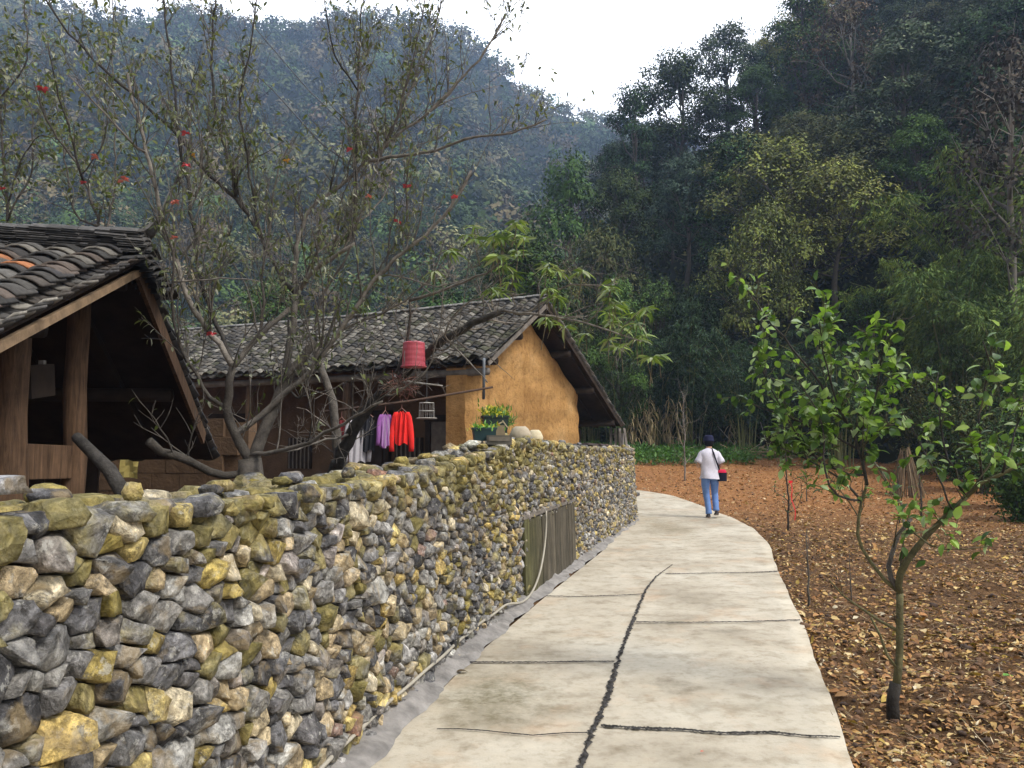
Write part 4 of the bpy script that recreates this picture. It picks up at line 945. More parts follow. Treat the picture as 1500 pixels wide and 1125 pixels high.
# trees of the valley behind the house and shed
VG = 'trees in the valley behind the house'
for (px, yt, Y, kd, sc, lb) in [(835, 222, 50, t_green, 1.5, 'tall misty green tree standing in the gap of the valley'), (770, 330, 44, t_dark, .9, None), (880, 330, 42, t_olive, .9, None), (900, 395, 33, t_green, .62, None), (720, 340, 52, t_grey, 1, None),
                               (960, 400, 35, t_dark2, .6, None), (1010, 430, 34, t_dark, .55, None)]:
    p = P(px, yt, Y); g_ = float(gz(p[0], p[1])); s_ = (p[2]-g_)/kd['_h']; place(kd, (p[0], p[1], g_-.2), rt.uniform(0, 6), (sc*.9, sc*.9, s_), lb or {'broadleaf_tree': 'bushy tree in the valley just beyond the earthen house'}[kd.name.split('.')[0]], VG); pts.append((p[0], p[1]))
cnt = 0
for _ in range(4000):
    if cnt >= 44: break
    y = rt.uniform(21, 60); x = rt.uniform(-.85*y, .07*y)
    if any((x-q[0])**2+(y-q[1])**2 < 10 for q in pts): continue
    sc = rt.uniform(.6, .95)*(.65 if y < 30 else 1); kk = rt.choice([t_dark, t_olive, t_grey, t_green, t_brown, t_dark2]); place(kk, (x, y, float(gz(x, y))-.1), rt.uniform(0, 6.28), sc, kk['_b'].replace('on the slope', 'in the valley behind the house' if y > 34 else 'close behind the house'), VG); pts.append((x, y)); cnt += 1
# shrubs and bamboo along the far edge of the field
for k in range(34):
    u_ = k/33; x = 2.5+u_*24+rt.uniform(-.5, .5); y = 37-(x-6)*1.05*(.74/.67)*.95+rt.uniform(-.6, 1.6)
    place(rt.choice([s_dark, s_dark, s_olive, s_green]), (x, y, float(gz(x, y))-.1), rt.uniform(0, 6), rt.uniform(.7, 1.15))
for (px, Y, kd, lb_) in [(1478, 19, s_dark, 'dark shrub crowding the right edge of the field'), (1440, 22, s_olive, 'olive shrub behind the dark one at the right edge of the field'), (1500, 16.5, s_green, 'low green shrub at the very right edge of the field'), (1400, 24, s_dark, 'dark shrub behind the fruit tree at the right of the field'), (1350, 25.5, s_olive, 'olive shrub just right of the stacked stalks')]:
    p = P(px, 640, Y); place(kd, (p[0], Y, float(gz(p[0], Y))-.1), rt.uniform(0, 6), .95, lb_)
for (px, Y, kd, sc) in [(1400, 27.5, b_lite, 1.25), (1350, 29, b_lite, 1.15), (1500, 25, b_lite, 1.3), (960, 34, b_dark, 1.0), (905, 33, b_dark, .85), (1010, 33.5, b_dark, 1.0), (1230, 27, b_dark, .8), (1450, 29, b_lite, 1.6), (1090, 31, b_dark, .9), (865, 34, b_dark, .8)]:
    p = P(px, 640, Y); z = max(float(gz(p[0], Y)), float(h_right(np.array(p[0]), np.array(Y)))); place(kd, (p[0], Y, z-.1), rt.uniform(0, 6), sc)
# slope undergrowth as one mass
rs = np.random.RandomState(5); n = 110000; y = rs.uniform(5, 85, n); x = rs.uniform(4, 66, n); s_ = (x-6)*.74+(y-36)*.67; h = h_right(x, y); ok = (s_ > -.5) & (h > -.5) & (x/y < .8); x, y, h = x[ok], y[ok], h[ok]; n = len(x)
cn = (fbm(x, y, 91, 3, .5)); z = h+rs.uniform(0, 1, n)**1.5*(.4+2.2*np.clip(cn-.35, 0, 1)); D = rs.normal(size=(n, 3)); sz = .16+.004*y
V, F, C = leaves(np.stack([x, y, z], 1), D, rs.normal(size=(n, 3))*.5+np.array([0, 0, 1]), sz*rs.uniform(.6, 1.4, n), sz*.55, palette(rs, n, DK+OL)); o = link('undergrowth', leafmesh('undergrowth', V, F, C), M['massleaf']); tag(o, 'dark tangled undergrowth covering the wooded slope', 'undergrowth', kind='stuff')
# ---------------------------------------------------------------- far mountain forest, one mass of crowns
rs = np.random.RandomState(12); K1, K2 = 150, 420
def crown_tpl(k, seed, size):
    r2 = np.random.RandomState(seed); lob = unit(r2, 7)*np.array([.6, .6, .4]); v = lob[r2.randint(0, 7, k)]+unit(r2, k)*r2.uniform(.3, .52, k)[:, None]; v[:, 2] = np.where(v[:, 2] < -.35, -v[:, 2], v[:, 2]); D = v*.5+r2.normal(size=(k, 3)); return v, D, r2.normal(size=(k, 3))*.35+v*1.5+np.array([0, 0, .4]), size*r2.uniform(.6, 1.4, k)
def mass(name, XY, R_, k, size, cols, label):
    n = len(XY); tp_ = [crown_tpl(k, 100+q, size) for q in range(5)]; Vs = []; Fs = []; Cs_ = []; off = 0
    zz = h_mount(XY[:, 0], XY[:, 1])
    which = rs.randint(0, 5, n); tone = palette(rs, n, cols, .5)
    for q in range(5):
        i = np.where(which == q)[0]; v, D, U, sz = tp_[q]; m_ = len(i)
        an = rs.uniform(0, 6.28, m_); c_, s_ = np.cos(an)[:, None], np.sin(an)[:, None]
        def rot(w): return np.stack([w[None, :, 0]*c_-w[None, :, 1]*s_, w[None, :, 0]*s_+w[None, :, 1]*c_, np.repeat(w[None, :, 2], m_, 0)], -1)
        P_ = rot(v)*R_[i][:, None, None]*np.array([1, 1, 1.05])+np.stack([XY[i, 0], XY[i, 1], zz[i]+R_[i]*.9], -1)[:, None]
        V, F, C = leaves(P_.reshape(-1, 3), rot(D).reshape(-1, 3), rot(U).reshape(-1, 3), np.outer(R_[i], sz).ravel(), np.outer(R_[i], sz).ravel()*.6, np.repeat(tone[i], k, 0)*rs.uniform(.85, 1.15, (m_*k, 1)), tang=.9)
        Vs.append(V); Fs.append(F+off); Cs_.append(C); off += len(V)
    o = link(name, leafmesh(name, np.vstack(Vs), np.vstack(Fs), np.vstack(Cs_)), M['massleaf']); tag(o, label, 'forest', kind='stuff'); return o
def scatter(n, y0, y1, a0, a1, dm, pw=1):
    out = []; g_ = {}
    for _ in range(n):
        y = y0+(y1-y0)*rt.random()**pw; x = rt.uniform(a0, a1)*y; k = (int(x/dm), int(y/dm)); bad = False
        for i in (-1, 0, 1):
            for j in (-1, 0, 1):
                for q in g_.get((k[0]+i, k[1]+j), ()):
                    if (q[0]-x)**2+(q[1]-y)**2 < dm*dm: bad = True
        if not bad: out.append((x, y)); g_.setdefault(k, []).append((x, y))
    return np.array(out)
MC = [(.04, .065, .02), (.07, .09, .03), (.11, .115, .04), (.05, .08, .028), (.135, .11, .055), (.08, .13, .035), (.12, .09, .05), (.17, .17, .08)]
XY = scatter(9000, 57, 125, -.82, .2, 3.4); mass('forest', XY, rs.uniform(2.0, 3.6, len(XY)), K2, .17, MC, 'dense forest on the near flank of the misty mountain')
XY = scatter(16000, 124, 284, -.8, .24, 4.4); mass('forest', XY, rs.uniform(2.6, 4.8, len(XY)), K1, .26, MC, 'forest covering the high hazy mountain up to its ridge')
# ================================================================ NEAR TREES
def limb3(Y0, Y1, pix):
    n = len(pix); return [P(px, py, Y0+(Y1-Y0)*i/max(1, n-1)) for i, (px, py) in enumerate(pix)]
def smooth_line(pts, k=4, rough=.0, rs=None):
    pts = np.array(pts); L = np.linalg.norm(np.diff(pts, axis=0), axis=1).sum(); p = resample(pts, max(4, int(L/.09)))
    for _ in range(k): p[1:-1] = (p[:-2]+2*p[1:-1]+p[2:])/4
    if rough and rs is not None: p[1:-1] += rs.normal(size=p[1:-1].shape)*rough
    return p
class Tree:
    def __init__(s, name, loc, label, cat='tree', group=None, seed=1):
        s.root = empty(name, loc, 0, label, cat, group); s.mb = MB(); s.rs = np.random.RandomState(seed); s.lines = []; s.thin = .8; s.tw = []; s.name = name
        s.LC = []; s.LD = []; s.LN = []
    def limb(s, Y0, Y1, r0, r1, pix, col=(.13, .115, .10), twig=1.0, leafy=1.0, rough=.006):
        q_ = limb3(Y0, Y1, pix)
        if s.lines:
            A_ = np.vstack([l_[0] for l_ in s.lines]); d_ = np.linalg.norm(A_-q_[0], axis=1); k_ = int(np.argmin(d_))
            if d_[k_] < .38: q_ = [A_[k_]]+(q_ if d_[k_] > .05 else q_[1:])
        r0 *= s.thin; r1 *= s.thin; p = smooth_line(q_, 3, rough, s.rs); n = len(p); r_ = np.linspace(r0, r1, n)*(1+s.rs.normal(size=n)*.05)
        s.mb.tube(list(p), list(r_), 9 if r0 > .02 else 6, tuple(np.array(col)*s.rs.uniform(.8, 1.25))); s.lines.append((p, r_, twig, leafy)); return p
    def twigs(s, per_m, len_, up=.5, sub=2, leafper=26, col=(.10, .085, .07), leafzone=.2, minr=0., spread=.9, kink=.22):
        rs = s.rs
        for (p, r_, tw, lf) in s.lines:
            L = np.linalg.norm(np.diff(p, axis=0), axis=1).sum(); n = int(L*per_m*tw)
            for _ in range(n):
                i = min(len(p)-2, int(rs.uniform(.12, 1)*(len(p)-1))); b_ = p[i]; t_ = nrm(p[i+1]-p[max(0, i-1)]); d = nrm(t_*.6+unit(rs, 1)[0]*spread+np.array([0, 0, up])); ln = len_*rs.uniform(.35, 1.25)*(.5+.5*min(1, r_[i]/.012))
                s.twig(b_, d, ln, min(r_[i]*.45, .0075), sub, lf, leafper, col, up, kink)
    def twig(s, b_, d, ln, r_, sub, lf, leafper, col, up, kink=.22):
        rs = s.rs; n = max(3, int(ln/.11)+1); pts = [b_]; dd = d.copy()
        for k in range(n): dd = nrm(dd+rs.normal(size=3)*kink+np.array([0, 0, up*.10])); pts.append(pts[-1]+dd*ln/n)
        s.mb.tube(pts, [max(.0014, r_*(1-.75*k/n)) for k in range(n+1)], 4, tuple(np.array(col)*rs.uniform(.7, 1.6)), False)
        pts = np.array(pts)
        m_ = rs.poisson(max(0, ln*leafper*lf))
        for _ in range(m_):
            u_ = rs.uniform(.15, 1)*(len(pts)-1); i = min(len(pts)-2, int(u_)); q = pts[i]*(1-u_+i)+pts[i+1]*(u_-i); s.LC.append(q+rs.normal(size=3)*.004); v = rs.normal(size=3)*.55+dd*.4; s.LD.append(v)
        if sub > 0:
            for _ in range(rs.poisson(2.2)):
                i = rs.randint(1, len(pts)-1) if len(pts) > 2 else 1; s.twig(pts[i], nrm(dd*.6+unit(rs, 1)[0]*.9+np.array([0, 0, up*.6])), ln*rs.uniform(.3, .6), r_*.55, sub-1, lf, leafper, col, up, kink)
    def finish(s, L, Wd, cols, tpl='long', droop=.6, var=.3, mat='leaf', upn=1.0):
        s.mb.build('trunk', M['bark'], None, True); o = bpy.data.objects[[x.name for x in bpy.data.objects if x.name.startswith('trunk')][-1]]
        o = COL.objects[-1]
        off = s.root.location; o.data.transform(Matrix.Translation(-off)); o.parent = s.root; o.name = 'trunk'
        if s.LC:
            C = np.array(s.LC); D = np.array(s.LD); D[:, 2] -= droop; n = len(C); rs = s.rs
            V, F, Cc = leaves(C, D, rs.normal(size=(n, 3))*.5+np.array([0, 0, upn]), L*rs.uniform(.55, 1.25, n), Wd*rs.uniform(.7, 1.2, n), palette(rs, n, cols, var), tpl); link('crown', leafmesh('crown', V, F, Cc), M[mat], s.root)
        return s.root
base = P(363, 700, 6.0)*np.array([1, 1, 0])
T = Tree('peach_tree', base, 'large many-limbed tree with sparse narrow leaves rising behind the stone wall', seed=5)
BK = (.10, .088, .075); LT = (.19, .17, .145); DKb = (.05, .045, .04)
g0 = P(368, 700, 6.0)
T.mb.tube([np.array([g0[0], 6.0, -.1]), np.array([g0[0]-.01, 6.0, .7]), g0, P(366, 672, 6.0)], [.12, .105, .095, .085], 12, BK)
T.limb(6.0, 6.0, .062, .040, [(365, 690), (381, 646), (399, 604), (411, 573), (439, 525), (463, 500)], BK, .3)
T.limb(6.0, 6.3, .042, .028, [(408, 573), (424, 516), (433, 452), (434, 431)], BK, .4)
T.limb(6.3, 6.8, .026, .014, [(434, 431), (411, 407), (396, 375), (379, 341), (350, 290)], DKb, .6)
T.limb(6.3, 6.0, .026, .016, [(434, 431), (442, 418), (457, 395), (481, 380), (500, 367), (520, 357)], LT, 1)
T.limb(6.0, 5.8, .050, .034, [(365, 690), (357, 646), (340, 628), (327, 616), (333, 576), (341, 537)], BK, .3)
T.limb(5.8, 5.5, .028, .012, [(341, 537), (327, 510), (303, 483), (279, 446), (262, 416), (256, 370), (245, 338), (236, 338), (230, 272), (211, 211), (199, 157), (187, 106)], LT, 1)
T.limb(5.8, 6.3, .022, .009, [(341, 537), (336, 516), (318, 480), (303, 440), (290, 398), (283, 330), (275, 270), (263, 217), (257, 136), (245, 60), (238, -20)], DKb, 1)
T.limb(5.8, 6.2, .030, .022, [(343, 537), (358, 515), (381, 492), (404, 470), (424, 452)], BK, .4)
T.limb(5.9, 5.4, .020, .008, [(312, 600), (300, 570), (275, 531), (254, 486), (248, 425), (262, 380), (240, 330)], BK, 1)
T.limb(6.0, 5.6, .030, .012, [(354, 634), (393, 597), (424, 573), (463, 537), (487, 500), (500, 480), (530, 440), (556, 400), (600, 364), (638, 332), (667, 297), (690, 250)], LT, .9)
T.limb(6.0, 5.3, .024, .010, [(366, 670), (400, 662), (430, 658), (465, 642), (500, 622), (530, 603), (560, 588)], LT, .7, .3)
T.limb(6.0, 5.5, .034, .040, [(350, 705), (315, 694), (275, 679), (245, 668), (218, 646)], (.055, .048, .04), .4, .2, .012)
T.limb(6.5, 6.5, .024, .010, [(434, 431), (430, 380), (449, 303), (470, 290), (491, 281), (529, 242), (555, 223), (574, 204), (593, 188), (631, 162), (657, 134), (689, 102), (718, 66), (740, 20)], LT, 1.3)
T.limb(6.4, 5.9, .020, .007, [(542, 239), (587, 226), (638, 223), (670, 210), (702, 193), (743, 201), (770, 188), (800, 175)], LT, 1)
T.limb(6.2, 7.0, .020, .008, [(520, 357), (523, 303), (521, 188), (524, 118), (527, 60), (530, -10)], DKb, 1.4)
T.limb(6.6, 6.4, .010, .005, [(521, 135), (510, 112), (498, 95), (481, 70), (475, 0)], DKb, 1.4)
T.limb(6.4, 7.0, .014, .006, [(555, 222), (587, 165), (606, 124), (628, 70), (650, -5)], BK, 1.8)
T.limb(6.4, 6.1, .012, .005, [(574, 200), (593, 130), (606, 95), (622, 0)], BK, 1.8)
T.limb(6.8, 6.4, .024, .009, [(379, 341), (347, 287), (302, 257), (272, 211), (224, 163), (187, 133), (145, 97), (112, 60), (75, 18), (60, -10)], DKb, 1.0)
T.limb(6.7, 6.9, .020, .010, [(350, 290), (345, 263), (332, 227), (314, 169), (308, 91), (316, -5)], DKb, 1.3)
T.limb(6.5, 6.0, .014, .006, [(379, 341), (368, 270), (362, 211), (347, 157), (362, 91), (375, 30), (376, -10)], DKb, 1.4)
T.limb(6.3, 6.0, .012, .005, [(290, 300), (300, 250), (290, 181), (263, 140)], BK, 1.2)
T.limb(6.2, 6.6, .016, .006, [(446, 418), (455, 370), (494, 354), (507, 338), (560, 300), (575, 250)], LT, 1.2)
T.limb(6.0, 6.3, .013, .006, [(460, 480), (470, 430), (500, 400), (520, 340), (540, 290), (556, 230)], BK, 1.3)
T.limb(6.0, 5.6, .012, .006, [(424, 573), (440, 600), (450, 560), (480, 470), (470, 400), (455, 330)], BK, 1.2)
T.limb(5.6, 5.4, .010, .005, [(262, 416), (290, 410), (340, 405), (380, 412)], LT, .8)
T.limb(6.0, 6.3, .014, .006, [(381, 492), (390, 440), (380, 400), (398, 329), (400, 260), (430, 200)], BK, 1.3)
T.limb(5.5, 5.2, .012, .005, [(211, 230), (178, 193), (136, 145), (100, 110)], LT, 1.2)
T.limb(5.9, 5.6, .012, .005, [(600, 364), (600, 330), (590, 280), (600, 230)], BK, 1.2)
T.limb(5.8, 5.6, .010, .004, [(556, 400), (590, 400), (640, 429), (682, 409)], LT, .8)
T.limb(5.9, 5.7, .012, .005, [(500, 480), (540, 470), (600, 440), (640, 400), (655, 340)], BK, 1.0)
T.twigs(11.0, .68, .8, 2, 6.5, (.10, .088, .075), spread=.7, kink=.13)
GL = [(.11, .13, .05), (.08, .10, .04), (.14, .155, .07), (.20, .205, .14), (.28, .28, .22), (.07, .085, .035), (.13, .14, .05)]
print('peach leaves', len(T.LC)); T.finish(.060, .020, GL, 'long', .7)
# red and orange leaves / blossoms
def blossom(px, py, Y, r_, col, parent):
    q = P(px, py, Y); b_ = MB(); rr = random.Random(int(px*7+py))
    for k in range(7):
        an = k*6.283/7+rr.uniform(-.3, .3); el = rr.uniform(-.5, .6); d = nrm(np.array([math.cos(an), math.sin(an)*.8, el])); s_ = nrm(np.cross(d, (0, 0.3, 1))); u_ = np.cross(s_, d)
        V = [q, q+d*r_*.5+s_*r_*.42+u_*.2*r_, q+d*r_*1.05+u_*.05*r_, q+d*r_*.5-s_*r_*.42+u_*.2*r_]; b_.add(V, [(0, 1, 2, 3)], tuple(np.array(col)*rr.uniform(.8, 1.2)))
    return b_.build('blossom', M['paint'], parent)
RD = (.62, .10, .12); PK = (.72, .25, .20)
peach = T.root
for (px, py, Y, r_, c) in [(62, 130, 5.6, .03, RD), (272, 196, 5.9, .025, RD), (273, 242, 5.8, .026, RD), (181, 264, 5.4, .03, PK), (256, 296, 5.5, .024, PK), (122, 268, 5.6, .018, RD), (138, 230, 5.5, .022, PK), (512, 220, 6.3, .022, RD), (596, 275, 6.0, .03, RD), (666, 290, 5.9, .024, RD), (582, 325, 6.0, .024, RD), (540, 288, 6.2, .02, PK), (310, 490, 5.6, .028, RD), (420, 235, 6.2, .022, (.7, .4, .08)), (3, 277, 5.4, .02, RD), (255, 349, 5.5, .02, PK), (282, 228, 6, .02, (.65, .38, .08))]:
    blossom(px, py, Y-.35, r_*1.35, c, peach)
# second tree: thick dark bough leaning right over the wall with drooping leaf tufts
b2 = P(491, 720, 7.2)*np.array([1, 1, 0])
T = Tree('peach_tree', b2, 'dark leaning peach bough reaching right over the house roof with drooping fresh leaf tufts', seed=8)
q = P(491, 700, 7.2)
T.mb.tube([np.array([q[0], q[1], -.1]), q, P(497, 680, 7.1)], [.10, .085, .08], 10, DKb)
bough = T.limb(7.1, 6.3, .072, .030, [(493, 690), (502, 662), (512, 639), (530, 610), (549, 587), (579, 557), (600, 542), (624, 519), (640, 505), (654, 493), (686, 478), (699, 471), (737, 455)], DKb, .8, .15)
T.limb(7.2, 7.4, .06, .035, [(495, 700), (494, 640), (486, 579), (478, 560), (471, 542), (460, 500)], BK, .4, .2)
T.limb(6.3, 5.6, .016, .006, [(737, 455), (760, 456), (779, 459), (832, 466), (871, 478), (906, 490), (940, 500)], LT, .8, .3)
T.limb(6.2, 5.7, .012, .005, [(779, 459), (800, 440), (818, 420), (850, 410), (880, 425), (905, 415)], LT, .8, .3)
T.limb(6.4, 5.9, .018, .006, [(600, 440), (640, 429), (682, 409), (710, 402), (732, 392), (742, 369), (744, 342)], LT, .9, .3)
T.limb(6.8, 6.5, .02, .012, [(549, 587), (575, 560), (600, 500), (600, 440)], BK, .8, .3)
T.limb(6.6, 6.3, .014, .006, [(570, 565), (600, 560), (622, 561), (648, 565)], (.35, .33, .30), .5, .1)
T.limb(6.5, 6.0, .010, .005, [(654, 493), (680, 520), (700, 545), (714, 560)], LT, .4, .1)
T.limb(6.5, 6.1, .010, .005, [(549, 587), (600, 570), (630, 540), (645, 480), (650, 420)], LT, .8, .2)
T.limb(6.4, 6.0, .010, .005, [(640, 505), (660, 470), (680, 440), (720, 425), (770, 430)], LT, .9, .3)
T.limb(5.9, 5.6, .007, .004, [(871, 478), (885, 455), (892, 432), (903, 406)], LT, .5, .2)
T.limb(5.7, 5.5, .006, .003, [(906, 480), (925, 470), (936, 457)], LT, .5, .2)
T.limb(6.9, 6.4, .016, .007, [(512, 645), (480, 640), (440, 660), (400, 664)], LT, .8, .1)
T.twigs(12, .5, .35, 2, 2, (.15, .13, .11))
n0 = len(T.LC); T.LC = []; T.LD = []
TUFT = [(698, 335), (751, 325), (735, 340), (728, 351), (725, 370), (760, 350), (806, 392), (820, 400), (846, 399), (903, 406), (895, 425), (892, 439), (905, 445), (913, 439), (936, 457), (933, 492), (908, 503), (885, 503), (857, 487), (825, 476), (802, 471), (818, 430), (808, 428), (740, 415), (723, 376), (755, 370), (745, 400), (712, 350), (900, 470), (915, 480), (890, 460), (954, 520), (968, 517), (925, 475), (948, 455), (690, 345), (760, 335), (735, 390), (640, 400), (655, 370), (725, 425)]
rs = T.rs; Ls = []
for (px, py) in TUFT:
    for rep in range(rs.randint(1, 3)):
        Y = rs.uniform(5.4, 6.1); q = P(px+rs.uniform(-8, 8), py+rs.uniform(-6, 6), Y); n = rs.randint(7, 13)
        T.mb.tube([q+np.array([rs.uniform(-.04, .04), .05, -.12-rs.uniform(0, .1)]), q+np.array([0, .02, -.05]), q], [.003, .0025, .002], 4, (.16, .13, .08), False)
        for k in range(n): an = k*2.4; el = rs.uniform(.1, .8); d = np.array([math.cos(an), math.sin(an), el-.55]); T.LC.append(q); T.LD.append(d+rs.normal(size=3)*.12)
o = T.finish(.115, .024, [(.15, .21, .05), (.11, .16, .045), (.20, .26, .07), (.08, .12, .04), (.16, .20, .10), (.24, .26, .15)], 'long', .12, .25)
# trees at the far left behind the shed
for (nm, lb, base_, limbs, sd) in [
    ('orchard_tree', 'thin leafy tree directly behind the ridge of the timber shed', P(120, 640, 8.2),
     [(8.2, 7.6, .03, .01, [(150, 640), (148, 500), (150, 400), (145, 320), (121, 257), (103, 224), (79, 193), (60, 163), (50, 120)]), (7.8, 7.2, .016, .006, [(120, 257), (97, 169), (82, 136), (70, 60)]), (8.0, 8.4, .016, .006, [(146, 330), (109, 320), (94, 227), (80, 140)]), (7.8, 8.2, .014, .006, [(148, 360), (170, 280), (166, 106), (165, -5)]), (7.7, 7.3, .010, .005, [(121, 257), (160, 200), (150, 120), (170, 60)])], 31),
    ('orchard_tree', 'thin leafy tree at the far left edge behind the curled roof', P(20, 640, 8.6),
     [(8.6, 8.2, .03, .01, [(12, 640), (12, 450), (12, 320), (4, 227), (0, 142), (-10, 40)]), (8.4, 8.0, .012, .005, [(8, 300), (30, 230), (60, 190), (110, 230)]), (8.3, 7.7, .014, .006, [(-30, 190), (0, 142), (30, 112), (42, 88), (36, -5)]), (8.3, 8.6, .014, .006, [(10, 320), (45, 260), (50, 180), (20, 60)])], 32)]:
    T = Tree(nm, base_*np.array([1, 1, 0]), lb, seed=sd)
    q = base_*np.array([1, 1, 0]); T.mb.tube([q, P(limbs[0][4][0][0], 640, limbs[0][0])], [.04, .03], 8, BK)
    for l_ in limbs: T.limb(*l_, BK, 1.3)
    T.twigs(8, .75, .6, 2, 8, (.13, .115, .10)); T.finish(.07, .03, GL+[(.16, .20, .06), (.32, .32, .26)], 'long', .5)
# ---------------------------------------------------------------- broad-leaved sapling on the right
bs = G(1308, 1042, -.05)
T = Tree('fruit_tree', bs, 'young fruit tree with broad green leaves and a forked mossy trunk beside the path', seed=15)
MS = (.12, .11, .055); Yb = bs[1]
T.mb.tube([bs+np.array([0, 0, -.1]), bs+np.array([0, 0, .06]), P(1312, 1000, Yb)], [.04, .036, .034], 10, (.04, .035, .03))
T.limb(Yb, Yb, .030, .025, [(1312, 1010), (1322, 960), (1316, 910), (1318, 868)], MS, .1, 0, .002)
T.limb(Yb, Yb-.15, .028, .020, [(1313, 880), (1312, 850), (1322, 815), (1345, 795), (1370, 775), (1395, 745), (1415, 728)], MS, .5, .6, .002)
T.limb(Yb-.15, Yb-.3, .018, .008, [(1415, 728), (1440, 700), (1480, 690), (1530, 660)], MS, 1.6, 1)
T.limb(Yb, Yb+.1, .022, .014, [(1300, 868), (1290, 830), (1300, 805), (1320, 780), (1335, 760)], BK, .3, .4)
T.limb(Yb, Yb+.15, .018, .012, [(1312, 868), (1290, 850), (1278, 835), (1262, 815), (1245, 780), (1255, 740), (1270, 710)], MS, .6, .4)
T.limb(Yb+.1, Yb+.3, .013, .006, [(1335, 790), (1320, 740), (1300, 700), (1265, 655)], LT, .9, .8)
T.limb(Yb, Yb+.1, .014, .006, [(1310, 930), (1290, 910), (1270, 905), (1240, 880), (1215, 850)], MS, .5, 0)
T.limb(Yb, Yb-.05, .012, .008, [(1305, 985), (1290, 950), (1280, 915), (1276, 905)], MS, .2, 0)
T.limb(Yb+.1, Yb+.2, .014, .006, [(1270, 710), (1262, 660), (1240, 610), (1205, 570), (1180, 530), (1150, 500), (1120, 460), (1095, 425)], DKb, 1.5, 1)
T.limb(Yb+.1, Yb+.4, .011, .005, [(1262, 660), (1230, 640), (1180, 620), (1130, 600), (1095, 590)], DKb, 2.2, 1.1)
T.limb(Yb+.1, Yb-.2, .010, .004, [(1240, 610), (1215, 560), (1205, 520), (1200, 470)], DKb, 2, 1)
T.limb(Yb+.2, Yb+.5, .010, .004, [(1265, 655), (1270, 600), (1250, 560), (1240, 520)], DKb, 2.2, 1)
T.limb(Yb+.1, Yb+.0, .010, .004, [(1262, 640), (1290, 600), (1285, 540), (1300, 470), (1310, 455)], DKb, 1.5, .9)
T.limb(Yb-.3, Yb-.2, .009, .004, [(1395, 745), (1370, 690), (1340, 640), (1320, 600)], DKb, 1.2, .8)
T.limb(Yb-.2, Yb+.1, .010, .004, [(1415, 728), (1395, 680), (1375, 640), (1372, 560), (1375, 545)], DKb, 1.2, .8)
T.limb(Yb-.2, Yb-.4, .010, .004, [(1440, 700), (1430, 640), (1440, 590), (1455, 520), (1440, 500)], DKb, 1.5, .8)
T.limb(Yb-.3, Yb-.2, .010, .004, [(1470, 690), (1490, 640), (1500, 580)], DKb, 2, 1)
T.limb(Yb+.1, Yb+.2, .010, .004, [(1250, 720), (1220, 690), (1190, 670), (1150, 660), (1110, 640)], DKb, 2, 1)
T.limb(Yb-.1, Yb-.3, .008, .004, [(1370, 775), (1350, 790), (1320, 782)], MS, 2, 1.4)
T.limb(Yb-.3, Yb-.5, .007, .003, [(1345, 800), (1390, 820), (1430, 810), (1450, 800)], MS, 1, 1)
T.limb(Yb+.1, Yb+.3, .010, .004, [(1262, 690), (1210, 690), (1165, 640), (1130, 570), (1100, 510)], DKb, 2.2, 1.1)
T.limb(Yb+.1, Yb-.1, .010, .004, [(1255, 740), (1220, 730), (1200, 680), (1215, 620), (1170, 560)], DKb, 2, 1.1)
T.limb(Yb+.2, Yb+.3, .009, .004, [(1265, 655), (1300, 640), (1320, 590), (1300, 540)], DKb, 1.6, 1)
T.twigs(8.0, .36, .45, 1, 21, (.09, .08, .05), kink=.15)
print('sapling leaves', len(T.LC)); T.finish(.072, .044, [(.14, .24, .045), (.10, .18, .04), (.20, .31, .07), (.07, .13, .03), (.27, .39, .10), (.34, .43, .24), (.05, .10, .03)], 'broad', .25, .3)
# smaller saplings in the field
def sapling(px, py, h, lb, sd, leafy=.3, nb=7, r_=.014, leafsize=.05, col=BK, lean=0):
    b_ = G(px, py, -.05); T = Tree('sapling', b_, lb, 'sapling', 'saplings planted in the field', sd); rs = T.rs; pts = [b_+np.array([0, 0, -.05])]
    for k in range(1, 9): pts.append(b_+np.array([lean*k/8*h+rs.normal()*.012*h, rs.normal()*.012*h, h*k/8]))
    p = smooth_line(pts, 2, .004, rs); rr = np.linspace(r_, r_*.25, len(p)); T.mb.tube(list(p), list(rr), 6, col); T.lines.append((p, rr, 1, leafy))
    T.twigs(nb, h*.38, .5, 1, 22, col); return T.finish(leafsize, leafsize*.55, [(.08, .13, .035), (.06, .10, .03), (.13, .17, .05)], 'broad', .2)
sapling(1155, 778, 1.75, 'slim dark sapling with a red ribbon beside the path bend', 41, .25, 6, .022, .06, DKb)
sapling(1003, 703, 2.7, 'tall thin sapling on the field just left of the walking person', 42, .05, 7, .028, .05, LT)
sapling(1184, 885, .75, 'small bare branching sapling right at the path edge', 43, .0, 9, .013, .04)
sapling(1350, 762, 1.0, 'dark forked sapling in the field behind the fruit tree', 44, .1, 8, .025, .05, DKb)
sapling(1182, 735, .8, 'short sapling in the field between the ribboned sapling and the fruit tree', 45, .6, 8, .016, .05)
sapling(1247, 880, .55, 'leafless twiggy shoot left of the forked trunk', 46, 0, 9, .008, .04)
sapling(1318, 770, 1.1, 'thin upright shoot standing close behind the fruit tree fork', 47, .1, 6, .015, .05, DKb)
q = P(1158, 748, 14.1); q = G(1156, 778)+np.array([.02, -.03, .25]); b_ = MB()
for k in range(8): z0 = .62-.085*k; x0 = .02*math.sin(k*1.3)+.01*k; z1 = z0-.085; x1 = .02*math.sin((k+1)*1.3)+.01*(k+1); b_.add([q+np.array([x0, 0, z0]), q+np.array([x0+.02, .01, z0]), q+np.array([x1+.02, .01, z1]), q+np.array([x1, 0, z1])], [(0, 1, 2, 3)], (.55, .03, .04))
